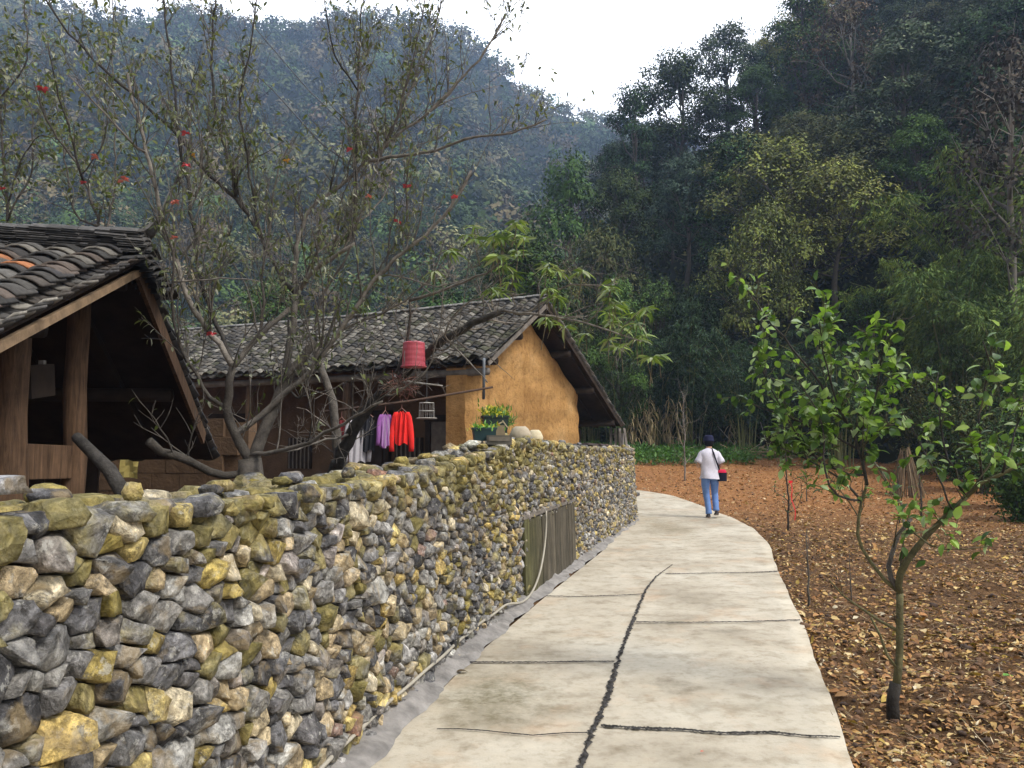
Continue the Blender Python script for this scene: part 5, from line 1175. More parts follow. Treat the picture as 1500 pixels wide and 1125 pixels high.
b_.add([q+np.array([-.03, -.03, .60]), q+np.array([.04, -.03, .60]), q+np.array([.04, -.03, .64]), q+np.array([-.03, -.03, .64])], [(0, 1, 2, 3)], (.75, .03, .04))
o = b_.build('ribbon', M['cloth']); tag(o, 'bright red ribbon tied to the slim sapling by the path bend', 'ribbon')
# ================================================================ FIELD COVER
rs = np.random.RandomState(61); n = 140000; y = rs.uniform(0, 1, n)**1.7*33+2.2; x = rs.uniform(.2, .82, n)*y*rs.choice([1, 1], n)+rs.normal(size=n)*.3; x2 = rs.uniform(.05, .8, n)*y; x = np.where(y > 14, x2, x)
ok = ~in_poly(x, y, POLY) & ((x-6)*.74+(y-36)*.67 < 1) & (x > 1.25) & (fbm(x, y, 17, 4, .9)+rs.uniform(-.35, .35, n)+(fbm(x, y, 19, 3, 3.2)-.5)*.55+.02*np.clip(y-10, 0, 10) > .48); x, y = x[ok], y[ok]; n = len(x)
near = np.clip(1-(y-3)/10, 0, 1); sz = rs.lognormal(-.15, .42, n).clip(.3, 2.2)*(.034+.0011*y)
pal = np.array([(.46, .29, .10), (.56, .40, .17), (.36, .19, .07), (.26, .13, .05), (.42, .24, .08), (.14, .07, .03), (.62, .48, .25), (.52, .36, .09), (.32, .15, .05), (.66, .56, .38)]); w_ = np.array([.10, .08, .17, .22, .12, .20, .05, .03, .12, .025]); w_ = w_/w_.sum(); col = pal[rs.choice(len(pal), n, p=w_)]*rs.uniform(.7, 1.2, (n, 1))
farf = sstep(y, 13, 20)[:, None]; col = col*(1-farf*.75)+farf*.75*palette(rs, n, [(.38, .17, .055), (.46, .23, .08), (.16, .07, .03), (.30, .12, .04), (.55, .38, .20), (.24, .11, .05)])
D = rs.normal(size=(n, 3)); D[:, 2] *= .22; U = rs.normal(size=(n, 3))*.35+np.array([0, 0, 1.])
gzv = ground_z(x, y); V, F, C = leaves(np.stack([x, y, gzv+rs.uniform(.002, .022, n)], 1), D, U, sz, sz*rs.uniform(.3, .75, n), col, 'long'); o = link('leaf_litter', leafmesh('leaf_litter', V, F, C), M['litter']); tag(o, 'fallen yellow and brown leaves strewn over the tilled soil', 'leaf litter', kind='stuff')
# twigs and straw
n = 9000; y = rs.uniform(0, 1, n)**1.5*20+2.5; x = rs.uniform(.2, .8, n)*y; ok = ~in_poly(x, y, POLY) & (x > 1.3); x, y = x[ok], y[ok]; n = len(x); D = rs.normal(size=(n, 3)); D[:, 2] *= .12
V, F, C = leaves(np.stack([x, y, ground_z(x, y)+.012], 1), D, rs.normal(size=(n, 3))*.3+np.array([0, 0, 1.]), rs.uniform(.05, .22, n), rs.uniform(.003, .007, n), palette(rs, n, [(.34, .24, .13), (.22, .14, .08), (.48, .38, .24), (.12, .07, .04)])); o = link('straw', leafmesh('straw', V, F, C), M['litter']); tag(o, 'dry twigs and straw scattered through the leaf litter', 'twigs', kind='stuff')
# clods
V = []; F = []; C = []; rr_ = random.Random(3); ico = bmesh.new(); bmesh.ops.create_icosphere(ico, subdivisions=2, radius=1); IV = np.array([v.co[:] for v in ico.verts]); IF = np.array([[v.index for v in f.verts] for f in ico.faces]); ico.free()
Vs = []; Fs = []; Cs_ = []; off = 0; k = 0
while k < 2600:
    y = rr_.random()**1.6*22+2.6; x = rr_.uniform(.2, .8)*y
    if in_poly(np.array([x]), np.array([y]), POLY)[0] or x < 1.35: continue
    k += 1; r_ = rr_.uniform(.008, .03)*(1+.6*(rr_.random() > .95)); v = IV*(1+.6*(np.array([mnoise.noise(Vector(p)*1.6+Vector((k*3.1, 0, 0))) for p in IV]))[:, None])*r_*np.array([1, 1, .65]); Vs.append(v+np.array([x, y, float(ground_z(x, y))+r_*.2])); Fs.append(IF+off); off += len(IV); c = rr_.choice([(.06, .035, .022), (.09, .05, .028), (.13, .07, .035), (.20, .10, .045)]); Cs_.append(np.repeat([c], len(IV), 0))
o = link('clods', np_mesh('clods', np.vstack(Vs), np.vstack(Fs), np.vstack(Cs_)), M['litter']); tag(o, 'crumbly brown clods of tilled earth', 'soil clods', kind='stuff')
# fallen leaves on the path
for (px, py, c, lb) in [(1026, 1101, (.6, .1, .06), 'tiny red petal on the near concrete slab'), (669, 984, (.10, .07, .04), 'curled brown leaf by the kerb on the concrete path'), (1470, 990, (.16, .36, .07), 'single fresh green leaf lying on the brown litter')]:
    q = G(px, py, 0.016 if px < 1300 else .04); V, F, C = leaves(np.array([q]), np.array([[1, .4, .05]]), np.array([[0, 0, 1.]]), .025 if px == 1026 else .085, .016 if px == 1026 else .05, np.array([c]), 'broad'); o = link('fallen_leaf', leafmesh('fallen_leaf', V, F, C), M['leaf']); tag(o, lb, 'leaf')
# bright ground plants, dry stalks, brush pile at the far edge
rs = np.random.RandomState(71); n = 9000; y = rs.uniform(28, 33.5, n); x = rs.uniform(2.5, 8.6, n); x = np.where(rs.uniform(0, 1, n) < .2, rs.uniform(8, 12, n), x); y = np.where(x > 8.6, rs.uniform(29.5, 33, n), y); z = gz(x, y)-.05+rs.uniform(0, .45, n)*(.4+fbm(x, y, 8, 3, 1)); D = rs.normal(size=(n, 3)); D[:, 2] += .4
V, F, C = leaves(np.stack([x, y, z], 1), D, rs.normal(size=(n, 3))*.5+np.array([0, 0, 1.]), .16*rs.uniform(.5, 1.4, n), .08, palette(rs, n, [(.07, .16, .03), (.10, .21, .04), (.05, .11, .025)])); o = link('ground_cover', leafmesh('ground_cover', V, F, C), M['leaf']); tag(o, 'bright green low plants along the far field edge beyond the wall end', 'plants', kind='stuff')
stalk = []
for sd in range(3):
    r2 = random.Random(sd+50); root = empty('dry_stalk'); tag(root, 'withered maize stalk standing at the far field edge', 'stalk', 'withered stalks standing past the end of the stone wall'); b_ = MB(); h = 2.3; pts = [(r2.uniform(-.03, .03)*k, r2.uniform(-.03, .03)*k, h*k/6) for k in range(7)]; b_.tube(pts, [.018-.0018*k for k in range(7)], 5, (.40, .31, .18)); b_.build('stem', M['farbark'], root)
    Cc = []; D = []
    for k in range(9): z = r2.uniform(.3, 2.2); Cc.append((0, 0, z)); an = r2.uniform(0, 6.28); D.append((math.cos(an), math.sin(an), -1.0))
    V, F, C = leaves(np.array(Cc), np.array(D), np.tile([0, 0, 1.], (9, 1)), .5, .05, np.tile([.42, .33, .18], (9, 1)), 'long'); link('leaves', leafmesh('leaves', V, F, C), M['litter'], root); stalk.append(root)
for k in range(46):
    px = rt.uniform(905, 1015) if k < 36 else rt.uniform(1040, 1200); Y = rt.uniform(32.5, 35); p = P(px, 640, Y); s0 = stalk[k % 3]
    if k < 3: s0.location = (p[0], Y, float(gz(p[0], Y))-.05); s0.scale = (1, 1, rt.uniform(.7, 1.1))
    else: dup(s0, (p[0], Y, float(gz(p[0], Y))-.05), rt.uniform(0, 6), (1, 1, rt.uniform(.6, 1.15)))
b_ = MB(); r2 = random.Random(5)
for k in range(70):
    c = np.array([r2.uniform(8.0, 11.5), r2.uniform(29.5, 31.5), .95+r2.uniform(0, .35)]); d = nrm(np.array([r2.uniform(-1, 1), r2.uniform(-.5, .5), r2.uniform(-.25, .35)])); L_ = r2.uniform(.5, 1.5); b_.tube([c-d*L_/2, c+d*L_/2+np.array([0, 0, -.04])], [.014, .007], 4, r2.choice([(.34, .24, .14), (.22, .15, .09), (.42, .33, .22)]), False)
for k in range(8): c = np.array([r2.uniform(8.8, 11), 31.3, .9]); b_.tube([c, c+np.array([r2.uniform(-1.2, 1.0), .3, r2.uniform(1, 2.1)])], [.02, .008], 4, (.35, .31, .25), False)
o = b_.build('brush_pile', M['farbark']); tag(o, 'heap of cut dry branches at the field edge right of the walking person', 'brush pile')
b_ = MB(); c0 = P(1325, 640, 21.5)*np.array([1, 1, 0])+np.array([0, 0, float(gz(6, 21.5))-.1])
for k in range(110): an = r2.uniform(0, 6.28); rr0 = r2.uniform(.2, .55); b_.tube([c0+np.array([math.cos(an)*rr0, math.sin(an)*rr0, 0]), c0+np.array([math.cos(an)*.1, math.sin(an)*.1, r2.uniform(.9, 1.35)])], [.012, .006], 3, r2.choice([(.17, .12, .07), (.12, .08, .05), (.24, .18, .11)]), False)
o = b_.build('stalk_stack', M['farbark']); tag(o, 'cone of stacked dry stalks at the field edge behind the fruit tree', 'stalk stack')
# ================================================================ SMALL THINGS ON AND BY THE WALL
def rock(name, px, py, Y, sz, col, label, cat='stone', seed=1, z=None, flat=1):
    global stoneV, stoneF, stoneC
    stoneV, stoneF, stoneC = [], [], []; r2 = random.Random(seed); c = P(px, py, Y); pts = []
    for k in range(16): v = nrm(np.array([r2.gauss(0, 1), r2.gauss(0, 1), r2.gauss(0, 1)])); pts.append(tuple(c+v*np.array(sz)/2*r2.uniform(.85, 1.1)))
    hull_stone(pts, col, 1, seed); o = link(name, np_mesh(name, stoneV, stoneF, stoneC), M['stone']); return tag(o, label, cat)
_, yy0 = s_at(25); p = onwall(22, 700, -.15)[0]
stoneV, stoneF, stoneC = [], [], []
w3 = lambda px, py, d: tuple(onwall(px, py, d)[0])
hull_stone([w3(-30, 728, -.02), w3(60, 722, -.02), w3(46, 697, -.02), w3(34, 695, -.05), w3(-20, 706, -.03), w3(-30, 728, -.22), w3(60, 722, -.2), w3(50, 700, -.18), w3(-10, 705, -.2)], (.34, .34, .35, 0), 1, 3)
o = link('loose_stone', np_mesh('loose_stone', stoneV, stoneF, stoneC), M['stone']); tag(o, 'pale grey angular slab resting on the wall top at the far left', 'stone')
b_ = MB(); q = onwall(54, 708, -.30)[0]; b_.box(q, (.05, .06, .06), None, (.52, .22, .08)); o = b_.build('brick', M['paint'], bevel=.004); tag(o, 'small orange brick on the wall top behind the grey slab', 'brick')
def wall_item(px, d, dz=0): s_, y_ = s_at(px); return wall3(s_, wtop(s_)+dz, d)
def sprigs(b_, c, n, h, sp, cols, rs, ls=.05, wd=.018, tpl='long'):
    Cc = c+rs.normal(size=(n, 3))*np.array([sp, sp, h*.3])+np.array([0, 0, h*.45]); Cc[:, 2] = np.maximum(Cc[:, 2], c[2]); D = rs.normal(size=(n, 3))*.5+np.array([0, 0, .9]); return leaves(Cc, D, rs.normal(size=(n, 3)), ls*rs.uniform(.6, 1.3, n), wd, palette(rs, n, cols), tpl)
rs = np.random.RandomState(81)
def planter(px, d, w_, h, dep, lb, plant_lb, cols, nlf, ph, tone=(.018, .035, .03), dz=.05):
    c = wall_item(px, d, dz); pp, t_, n_ = wpos(s_at(px)[0]); tx = np.array([t_[0], t_[1], 0]); nx_ = np.array([n_[0], n_[1], 0])
    tx = np.array([1., .15, 0]); tx /= np.linalg.norm(tx); nx_ = np.array([tx[1], -tx[0], 0])
    root = empty('planter_box', c, 0, lb, 'planter'); b_ = MB(); V = []
    for (s_, z) in ((.86, 0), (1, h), (1.06, h), (1.06, h+.02), (.94, h+.02), (.92, h-.04)):
        for (i, j) in ((-1, -1), (1, -1), (1, 1), (-1, 1)): V.append(c+tx*i*w_/2*s_+nx_*j*dep/2*s_+np.array([0, 0, z]))
    F = [(3, 2, 1, 0)]+[(k*4+i, k*4+(i+1) % 4, (k+1)*4+(i+1) % 4, (k+1)*4+i) for k in range(5) for i in range(4)]; b_.add(V, F, tone); b_.build('box', M['plastic'], root)
    b_ = MB(); b_.add([c+tx*i*w_*.46+nx_*j*dep*.46+np.array([0, 0, h-.035]) for (i, j) in ((-1, -1), (1, -1), (1, 1), (-1, 1))], [(0, 1, 2, 3)]); b_.build('soil', M['core'], root)
    V, F, C = sprigs(None, c+np.array([0, 0, h-.03]), nlf, ph, w_*.26, cols, rs); o = link('foliage', leafmesh('foliage', V, F, C), M['leaf'], root)
    return root
planter(765, -.30, .26, .20, .24, 'dark green square pot of yellow flowering herbs on the highest point of the wall', '', [(.12, .22, .04), (.20, .28, .04), (.60, .48, .05), (.10, .18, .04)], 300, .13)
planter(741, -.22, .22, .11, .18, 'low dark teal pot of young greens left of the taller pot on the wall', '', [(.12, .26, .05), (.18, .34, .07), (.5, .36, .05)], 150, .07, (.02, .05, .055))
c = wall_item(783, -.42, .10); V, F, C = sprigs(None, c, 420, .22, .07, [(.07, .17, .04), (.10, .23, .06)], rs, .13, .008); o = link('chive_tuft', leafmesh('chive_tuft', V, F, C), M['leaf']); tag(o, 'tuft of thin green chives behind the pale sacks on the wall', 'plant')
def sack(px, d, w_, h, col, lb, lean=0, rz=0):
    c = wall_item(px, d, .0); b_ = MB(); rings = []
    for k in range(9): u_ = k/8; s_ = (math.sin(math.pi*min(.94, u_*.86+.1))**.45); rings.append((c+np.array([lean*u_, 0, h*u_]), w_/2*s_*(1+.04*math.sin(k*2)), w_*.36*s_)) 
    b_.loft(rings, 14, col); o = b_.build('sack', M['cloth'], smooth=True); return tag(o, lb, 'sack')
sack(795, -.26, .25, .20, (.42, .36, .27), 'squat beige sack on the wall beside the dark green pot')
sack(814, -.26, .20, .19, (.58, .50, .34), 'cream sack slumping to the right on the wall top', .0)
c = wall_item(756, -.16, .03); b_ = MB(); b_.box(c+np.array([0, 0, .07]), (.09, .07, .14), None, (.24, .19, .12)); b_.beam(c+np.array([-.03, -.03, .15]), c+np.array([.03, -.03, .18]), .012, .012, col=(.45, .38, .25)); b_.beam(c+np.array([.02, -.035, .19]), c+np.array([.07, -.035, .12]), .012, .012, col=(.45, .38, .25)); o = b_.build('wood_block', M['paint']); tag(o, 'upright weathered wood block between the two green pots', 'wood block')
c = wall_item(738, -.05, .03); b_ = MB(); b_.box(c+np.array([0, 0, .035]), (.24, .10, .09), None, (.12, .11, .09)); b_.box(c+np.array([.0, -.052, .045]), (.20, .012, .04), None, (.17, .15, .12)); o = b_.build('low_crate', M['paint']); tag(o, 'flat grey wooden crate under the teal pot on the wall', 'crate')
s_, y_ = s_at(716); q = wall3(s_, wtop(s_)+.06, -.18); stoneV, stoneF, stoneC = [], [], []; r2 = random.Random(4)
hull_stone([tuple(q+np.array([r2.uniform(-.12, .12), r2.uniform(-.08, .08), r2.uniform(-.05, .06)])) for k in range(18)], (.42, .42, .36, .3), 1, 9); o = link('loose_stone', np_mesh('loose_stone', stoneV, stoneF, stoneC), M['stone']); tag(o, 'pale mossy stone lying on the wall left of the pots', 'stone')
# slates laid on the far section of the wall
for (px, lb) in ((868, 'dark flat slate on the wall top below the house eave'), (885, 'dark flat slate nearest the end of the wall')):
    s_, y_ = s_at(px); q = wall3(s_, wtop(s_)+.05, -.2); b_ = MB(); pp, t_, n_ = wpos(s_); b_.box(q, (.8, .42, .035), ((t_[0], t_[1], -.03), (n_[0], n_[1], .08), (0, 0, 1)), (.07, .055, .05)); o = b_.build('slate', M['paint'], bevel=.006); tag(o, lb, 'slate')
# ---------------------------------------------------------------- clothes pole and clothes under the eave
pa, pb = P(470, 604, 11.6), P(722, 567, 11.9)
b_ = MB(); b_.tube([pa, (pa+pb)/2+np.array([0, 0, -.03]), pb], [.02, .019, .016], 8, (.08, .05, .035)); o = b_.build('clothes_pole', M['farbark'], smooth=True); tag(o, 'bamboo drying pole slung below the eave of the earthen house', 'pole')
ph_ = P(709, 531, 11.9); b_ = MB(); b_.tube([ph_+np.array([0, .05, .06]), ph_, P(708.5, 585, 11.9)], .022, 8, (.12, .13, .14)); o = b_.build('hanging_rod', M['plastic'], smooth=True); tag(o, 'grey metal rod hanging from the eave corner by the ochre wall', 'rod')
def pole_pt(px): u_ = (px-470)/(722-470); return pa*(1-u_)+pb*u_+np.array([0, 0, -.04])
def garment(name, px, w_, h, col, lb, cat, sleeve=True, flare=1.0, hanger=True, stripes=None, rz=.0, slw=.085, sll=.92):
    q = pole_pt(px); root = empty(name, q, 0, lb, cat); b_ = MB(); ax = nrm(np.array([math.cos(rz), math.sin(rz), 0])); ay = np.array([-ax[1], ax[0], 0]); nu, nv = 20, 16
    top = q+np.array([0, 0, -.10])
    for side in (-1, 1):
        V = []
        for j in range(nv+1):
            v = j/nv; hw = w_/2*(.55+.45*sstep(v, 0, .12))*(1+(flare-1)*v)
            for i in range(nu+1):
                u_ = i/nu*2-1; edge = 1-u_*u_; fold = .018*math.sin(u_*9+v*2+side)*min(1, v*3)+.01*math.sin(u_*17+v*5); z = -h*v-(.05*(1-v)*abs(u_))+.02*math.sin(u_*4)*v
                V.append(top+ax*(u_*hw)+ay*(side*(.035*edge**.5*(.5+.5*v))+fold)+np.array([0, 0, z-.03*(abs(u_) < .3)*(j == 0)]))
        F = [(j*(nu+1)+i, j*(nu+1)+i+1, (j+1)*(nu+1)+i+1, (j+1)*(nu+1)+i) for j in range(nv) for i in range(nu)]
        b_.add(V, F, col)
        if stripes:
            for kk in range(len(b_.c)-len(V), len(b_.c)):
                i_ = (kk-(len(b_.c)-len(V))) % (nu+1)
                if (i_//2) % 2: b_.c[kk] = tuple(stripes)+(0,)
    b_.build('body', M['cloth'], root, True)
    if sleeve:
        for side in (-1, 1):
            s_ = MB(); rings = []
            for k in range(10): v = k/9; rings.append((top+ax*side*(w_/2*.86+.05*math.sin(v*2.2)+.02*v)+ay*(.012*math.sin(v*7))+np.array([0, 0, -.03-h*sll*v]), slw/2*(1.1-.25*v)*(1 if k else .6), .028, ax, ay))
            s_.loft(rings, 12, col); s_.build('sleeve', M['cloth'], root, True)
    if hanger:
        hh = MB(); hh.tube([q+np.array([0, 0, .05]), q+np.array([.012, 0, .03]), q+np.array([0, 0, 0]), q+np.array([0, 0, -.07])], .003, 5, (.35, .15, .12)); hh.tube([q+ax*-w_*.35+np.array([0, 0, -.13]), q+np.array([0, 0, -.07]), q+ax*w_*.35+np.array([0, 0, -.13])], .004, 5, (.35, .15, .12)); hh.build('hanger', M['plastic'], root)
    return root
garment('red_shirt', 587, .19, .50, (.80, .035, .03), 'bright red long-sleeved top drying on the pole under the eave', 'shirt', sll=1.15)
garment('purple_blouse', 563, .17, .50, (.26, .10, .30), 'purple striped top hanging left of the red top', 'shirt', True, 1.0, True, (.40, .26, .42), .9, .07, .9)
garment('dark_trousers', 538, .22, .52, (.03, .03, .035), 'black garment hanging between the purple top and the grey shirt', 'trousers', False, .9)
garment('grey_shirt', 523, .26, .66, (.42, .40, .42), 'pale grey shirt drying left of the black garment', 'shirt', True, .95, True, None, .5, .08, .95)
garment('maroon_cloth', 500, .16, .30, (.20, .03, .035), 'small maroon cloth at the left end of the drying pole', 'cloth', False, .9)
# wire cage hanging in the porch
q = P(625, 600, 12.2); b_ = MB()
for k in range(12): an = k*math.pi/6; b_.tube([q+np.array([math.cos(an)*.11, math.sin(an)*.11, .10]), q+np.array([math.cos(an)*.12, math.sin(an)*.12, -.13])], .003, 4, (.28, .26, .23), False)
for (z, r_) in ((.10, .11), (-.13, .15), (-.02, .115)): b_.tube([q+np.array([math.cos(a)*r_, math.sin(a)*r_, z]) for a in np.linspace(0, 6.283, 17)], .006, 4, (.42, .40, .36), False)
b_.tube([q+np.array([0, 0, .1]), q+np.array([0, 0, .3]), q+np.array([0, 0, .75])], .004, 4, (.1, .1, .1), False); b_.loft([(q+np.array([0, 0, .10]), .11, .11), (q+np.array([0, 0, .115]), .02, .02)], 12, (.3, .28, .25)); b_.loft([(q+np.array([0, 0, -.135]), .17, .17), (q+np.array([0, 0, -.145]), .16, .16)], 14, (.3, .28, .25))
o = b_.build('wire_cage', M['paint']); tag(o, 'small wire cage hanging in the dark porch right of the red top', 'cage')
# pink basket turned over on the bough, and a tangle of twigs below it
Yk = 6.55; c = P(606, 538, Yk); hgt = (538-500)/FPX*Yk; b_ = MB(); w0, w1 = .095, .088; rings = []
for k in range(10): u_ = k/9; rings.append((c+np.array([0, 0, hgt*u_*.93]), w0+(w1-w0)*u_+.002*(k % 2), w0+(w1-w0)*u_+.002*(k % 2)))
rings += [(c+np.array([0, 0, hgt*.97]), w1*.95, w1*.95), (c+np.array([0, 0, hgt]), w1*.7, w1*.7)]; b_.loft(rings, 28, (.55, .10, .13)); root = b_.build('plastic_basket', M['plastic'], smooth=False); tag(root, 'faded pink plastic basket upturned on the dark bough in front of the roof', 'basket')
r_ = MB(); r_.tube([c+np.array([math.cos(a)*(w0+.004), math.sin(a)*(w0+.004), .006]) for a in np.linspace(0, 6.283, 29)], .008, 6, (.50, .08, .11), False); r_.build('rim', M['plastic'], root)
nb = MB(); r2 = random.Random(8); c = P(588, 566, 6.6)
for k in range(90):
    v = nrm(np.array([r2.gauss(0, 1), r2.gauss(0, 1), r2.gauss(0, .8)]))*np.array([.09, .09, .09])*r2.uniform(.5, 1.1); d = nrm(np.array([r2.gauss(0, 1), r2.gauss(0, 1), r2.gauss(0, .6)]))*r2.uniform(.05, .13); nb.tube([c+v-d, c+v+np.array([0, 0, .015]), c+v+d], .0028, 3, r2.choice([(.20, .09, .07), (.30, .14, .11), (.14, .09, .07), (.36, .24, .18)]), False)
o = nb.build('twig_bundle', M['farbark']); tag(o, 'tangled reddish twig bundle caught on the bough under the pink basket', 'twig bundle')
# overhead cables
for (pts, lb) in (([(360, 25, 14), (450, 130, 10), (512, 190, 7.6), (560, 230, 7)], 'upper black cable running down through the peach tree'), ([(330, 70, 14), (398, 130, 10), (470, 210, 8), (530, 252, 7)], 'lower black cable running down through the peach tree')):
    pp_ = smooth_line([P(*p) for p in pts], 3); b_ = MB(); b_.tube(list(pp_), .009, 5); o = b_.build('cable', M['wire']); tag(o, lb, 'cable')
# ================================================================ PERSON
def skin_obj(name, verts, edges, radii, mat, parent, sub=2, root_i=0):
    me = bpy.data.meshes.new(name); me.from_pydata([tuple(v) for v in verts], edges, []); me.update(); o = bpy.data.objects.new(name, me); COL.objects.link(o)
    md = o.modifiers.new('s', 'SKIN'); md.use_smooth_shade = True; md.branch_smoothing = .5
    for i, r_ in enumerate(radii): sv = me.skin_vertices[0].data[i]; sv.radius = (r_, r_) if np.isscalar(r_) else r_; sv.use_root = (i == root_i)
    o.modifiers.new('u', 'SUBSURF').levels = sub; dg = bpy.context.evaluated_depsgraph_get(); dg.update(); ev = o.evaluated_get(dg); nm_ = bpy.data.meshes.new_from_object(ev)
    bpy.data.objects.remove(o); nm_.materials.clear(); nm_.name = name; return link(name, nm_, mat, parent)
fp = G(1041, 759)
pers = empty('person', fp, 0, 'person in white T-shirt, blue jeans and dark hat walking away up the path', 'person')
def W_(x, y, z): return np.array([fp[0]+x, fp[1]+y, fp[2]+z])       # y forward (away), x right; z up
Hh = 1.68
hip = W_(0, 0, .93); neck = W_(.0, .03, 1.42); head = W_(0, .07, 1.56)
v = [hip, W_(0, 0, 1.08), W_(0, .01, 1.25), W_(0, .02, 1.36), neck, W_(0, .06, 1.50), W_(0, .07, 1.58), W_(0, .065, 1.655)]
r_ = [(.13, .09), (.125, .09), (.155, .10), (.12, .08), .052, .07, .082, .06]; e = [(0, 1), (1, 2), (2, 3), (3, 4), (4, 5), (5, 6), (6, 7)]
def addj(parent, p, rad): v.append(p); r_.append(rad); e.append((parent, len(v)-1)); return len(v)-1
# arms: elbows bent, hands in front
for sx in (-1, 1):
    a = addj(3, W_(.155*sx, .02, 1.345), .056); b = addj(a, W_(.215*sx, -.005, 1.20), .047); c = addj(b, W_(.235*sx, .0, 1.075), .040); d = addj(c, W_(.215*sx, .10, 1.06), .038); f = addj(d, W_(.175*sx, .20, 1.075), .027); h = addj(f, W_(.16*sx, .245, 1.085), (.036, .018)); h2 = addj(h, W_(.15*sx, .285, 1.09), (.038, .015))
    hands = globals().setdefault('_hands', []); hands.append((sx, h2, h))
# legs: left on the ground behind, right lifting off
lk = addj(0, W_(-.085, .0, .84), .072); l1 = addj(lk, W_(-.07, .06, .50), .046); l2 = addj(l1, W_(-.036, .005, .10), .032); l3 = addj(l2, W_(-.04, .11, .04), .034)
rk = addj(0, W_(.085, -.0, .84), .072); r1 = addj(rk, W_(.115, .095, .50), .046); r2_ = addj(r1, W_(.11, -.02, .16), .038); r3_ = addj(r2_, W_(.15, .09, .07), .034)
body = skin_obj('body', v, e, r_, M['skin'], pers)
for (sx, h2, h) in _hands:
    for k, (dx, ln) in enumerate(((-.026, .062), (-.009, .072), (.009, .068), (.026, .052))):
        b0 = v[h2]+np.array([dx, 0, 0]); f_ = MB(); f_.tube([b0-np.array([0, .02, 0]), b0+np.array([0, ln*.45, .004]), b0+np.array([-.01*sx, ln*.75, -.012]), b0+np.array([-.016*sx, ln*.9, -.032])], [.0095, .0088, .008, .0065], 8); f_.build('finger', M['skin'], body, True)
    b0 = v[h]+np.array([-.032*sx, 0, 0]); f_ = MB(); f_.tube([b0+np.array([.012*sx, -.01, 0]), b0+np.array([-.018*sx, .02, .004]), b0+np.array([-.022*sx, .045, -.004])], [.0115, .010, .0075], 8); f_.build('thumb', M['skin'], body, True)
# ears, face
for sx in (-1, 1): f_ = MB(); f_.loft([(W_(.083*sx, .065, 1.555), .008, .016), (W_(.088*sx, .06, 1.575), .011, .022), (W_(.086*sx, .06, 1.60), .007, .014)], 10); f_.build('ear', M['skin'], body, True)
f_ = MB(); f_.loft([(W_(0, .165, 1.545), .018, .012), (W_(0, .16, 1.565), .013, .014), (W_(0, .145, 1.60), .006, .008)], 10); f_.build('nose', M['skin'], body, True)
f_ = MB(); f_.loft([(W_(0, .148, 1.518), .024, .008), (W_(0, .152, 1.524), .020, .007)], 10, (.4, .12, .1)); f_.build('mouth', M['paint'], body, True)
for sx in (-1, 1): f_ = MB(); f_.loft([(W_(.03*sx, .146, 1.575), .012, .006), (W_(.03*sx, .149, 1.582), .014, .007), (W_(.03*sx, .146, 1.589), .012, .006)], 8, (.03, .02, .02)); f_.build('eye', M['paint'], body, True)
# hair and close dark hat
f_ = MB(); f_.loft([(W_(0, .035, 1.475), .060, .045), (W_(0, .038, 1.51), .088, .070), (W_(0, .045, 1.56), .098, .092), (W_(0, .055, 1.60), .100, .100), (W_(0, .06, 1.64), .092, .098)], 20, (.012, .012, .016)); f_.build('hair', M['cloth'], pers, True)
f_ = MB(); f_.loft([(W_(0, .065, 1.585), .116, .128), (W_(0, .06, 1.60), .112, .124), (W_(0, .06, 1.615), .105, .112), (W_(0, .06, 1.66), .100, .108), (W_(0, .06, 1.695), .085, .092), (W_(0, .06, 1.712), .05, .055)], 24, (.018, .02, .05)); f_.build('hat', M['cloth'], pers, True)
# T-shirt: torso with folds plus short sleeves
f_ = MB(); rings = []
prof = [(.81, .212, .158), (.85, .208, .155), (.92, .198, .145), (1.02, .182, .122), (1.12, .186, .125), (1.22, .198, .13), (1.30, .205, .128), (1.355, .195, .115), (1.395, .150, .092), (1.42, .095, .075), (1.432, .062, .06)]
Vv = []; Nn = 40
for k, (z, rx, ry) in enumerate(prof):
    for q in range(Nn):
        an = 2*math.pi*q/Nn; fo = 1+(.055*math.sin(an*3+z*16)+.035*math.sin(an*7-z*23)+.02*math.sin(an*11+z*40))*(1 if z < 1.33 else .25); se = (abs(math.cos(an))**.85)*math.copysign(1, math.cos(an)); sn = (abs(math.sin(an))**.85)*math.copysign(1, math.sin(an)); Vv.append(W_(rx*se*fo+.012*math.sin(z*9), .01+.02*(z-.8)+ry*sn*fo, z+.01*math.sin(an*2)))
Ff = [(k*Nn+q, k*Nn+(q+1) % Nn, (k+1)*Nn+(q+1) % Nn, (k+1)*Nn+q) for k in range(len(prof)-1) for q in range(Nn)]
f_.add(Vv, Ff, (.62, .60, .68)); 
for sx in (-1, 1):
    a0_, a1_ = W_(.135*sx, .02, 1.36), W_(.245*sx, -.005, 1.125); dv = nrm(a1_-a0_); ax_ = nrm(np.cross(dv, (0, 1, 0))); ay_ = np.cross(dv, ax_)
    f_.loft([(a0_+(a1_-a0_)*u_, rr1*(1+.05*math.sin(u_*11)), rr2, ax_, ay_) for (u_, rr1, rr2) in ((0, .055, .07), (.2, .070, .080), (.5, .076, .080), (.8, .082, .080), (1, .088, .082), (.97, .078, .074))], 18, (.62, .60, .68), False)
f_.build('t_shirt', M['cloth'], pers, True)
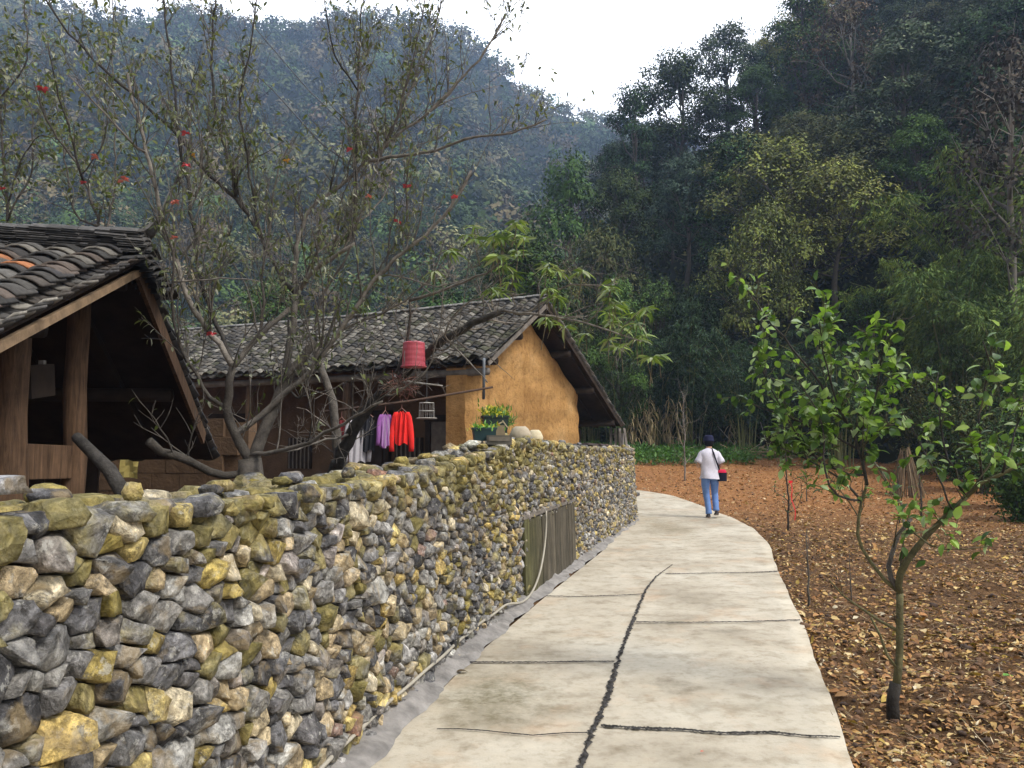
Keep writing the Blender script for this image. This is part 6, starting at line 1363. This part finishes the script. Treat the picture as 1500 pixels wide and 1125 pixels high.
# jeans
f_ = MB(); JC = (.14, .24, .50)
f_.loft([(W_(0, .0, .97), .12, .08), (W_(0, .0, .92), .150, .098), (W_(0, .0, .84), .166, .108), (W_(0, 0, .78), .160, .105)], 24, JC)
for (pts_, rad_) in (([W_(-.088, 0, .86), W_(-.09, .02, .68), W_(-.07, .06, .50), W_(-.05, .05, .36), W_(-.04, .02, .22), W_(-.036, .0, .085)], [.098, .088, .072, .066, .062, .064]), ([W_(.088, 0, .86), W_(.105, .06, .68), W_(.115, .095, .50), W_(.118, .06, .38), W_(.115, .01, .26), W_(.112, -.015, .15)], [.098, .088, .072, .066, .062, .062])):
    n_ = 26; pp_ = resample(pts_, n_); rd = np.interp(np.linspace(0, 1, n_), np.linspace(0, 1, len(rad_)), rad_); rd = rd*(1+.03*np.sin(np.linspace(0, 34, n_))*np.linspace(.3, 1.3, n_)); f_.tube(list(pp_), list(rd), 16, JC)
f_.build('jeans', M['cloth'], pers, True)
for (c, up_, lb) in ((W_(-.04, .0, 0), 0, ''), (W_(.125, -.03, .045), .06, '')):
    f_ = MB(); rings = []
    for k, (y_, w_, h_, z_) in enumerate(((-.055, .020, .02, .045), (-.045, .036, .038, .045), (0, .04, .045, .05), (.07, .044, .032, .038), (.13, .048, .026, .03), (.19, .042, .020, .024), (.215, .018, .010, .018))):
        sk = up_*max(0, (.1-y_))*2.2; rings.append((c+np.array([.12*y_, y_, z_+sk]), w_, h_, (1, 0, 0), (0, .15, 1)))
    f_.loft(rings, 14, (.05, .045, .05)); s_ = f_.build('shoe', M['cloth'], pers, True)
    g_ = MB(); rings = [(r0[0]+np.array([0, 0, -r0[2]*.75]), r0[1]*1.06, .011, (1, 0, 0), (0, .15, 1)) for r0 in rings]; g_.loft(rings, 14, (.35, .28, .22)); g_.build('sole', M['plastic'], s_, True)
# shoulder bag held by its strap
bc = W_(.235, -.06, .885); bag = empty('shoulder_bag', bc, 0, 'black shoulder bag with a red top flap worn by the walking person', 'bag')
f_ = MB(); f_.loft([(bc+np.array([0, 0, z]), .098*s_, .05*s_) for (z, s_) in ((-.125, .9), (-.115, 1), (.0, 1.02), (.06, .98), (.07, .9))], 16, (.012, .013, .025)); f_.build('pouch', M['cloth'], bag)
f_ = MB(); f_.loft([(bc+np.array([-.01, -.004, z]), .098*s_, .055*s_) for (z, s_) in ((.05, 1.04), (.075, 1.03), (.105, .85), (.115, .6))], 16, (.60, .03, .08)); f_.build('flap', M['cloth'], bag)
sp_pts = [bc+np.array([-.06, -.03, .10]), W_(.14, -.115, 1.08), W_(.09, -.125, 1.22), W_(.055, -.105, 1.34), W_(.04, -.04, 1.425), W_(.03, .03, 1.445)]; sp2 = resample(sp_pts, 20); f_ = MB()
for k in range(19): f_.beam(sp2[k], sp2[k+1]+(sp2[k+1]-sp2[k])*.1, .032, .006, (0, -1, .3), (.012, .012, .02))
f_.build('strap', M['cloth'], bag)
# ================================================================ HAZE
hz = bpy.data.meshes.new('haze'); bmh = bmesh.new(); bmesh.ops.create_cube(bmh, size=1); bmesh.ops.scale(bmh, vec=(900, 620, 212), verts=bmh.verts); bmesh.ops.translate(bmh, vec=(0, 230, 103), verts=bmh.verts); bmh.to_mesh(hz); bmh.free()
hm = bpy.data.materials.new('haze_air'); hm.use_nodes = True; ht = hm.node_tree; ht.nodes.clear(); ov = ht.nodes.new('ShaderNodeOutputMaterial'); pv = ht.nodes.new('ShaderNodeVolumePrincipled')
pv.inputs['Color'].default_value = (.50, .68, 1.0, 1); pv.inputs['Density'].default_value = .0009; pv.inputs['Anisotropy'].default_value = .45
ht.links.new(pv.outputs[0], ov.inputs['Volume'])
ho = link('haze', hz, hm); tag(ho, 'thin blue haze hanging in the valley', 'haze', kind='stuff')
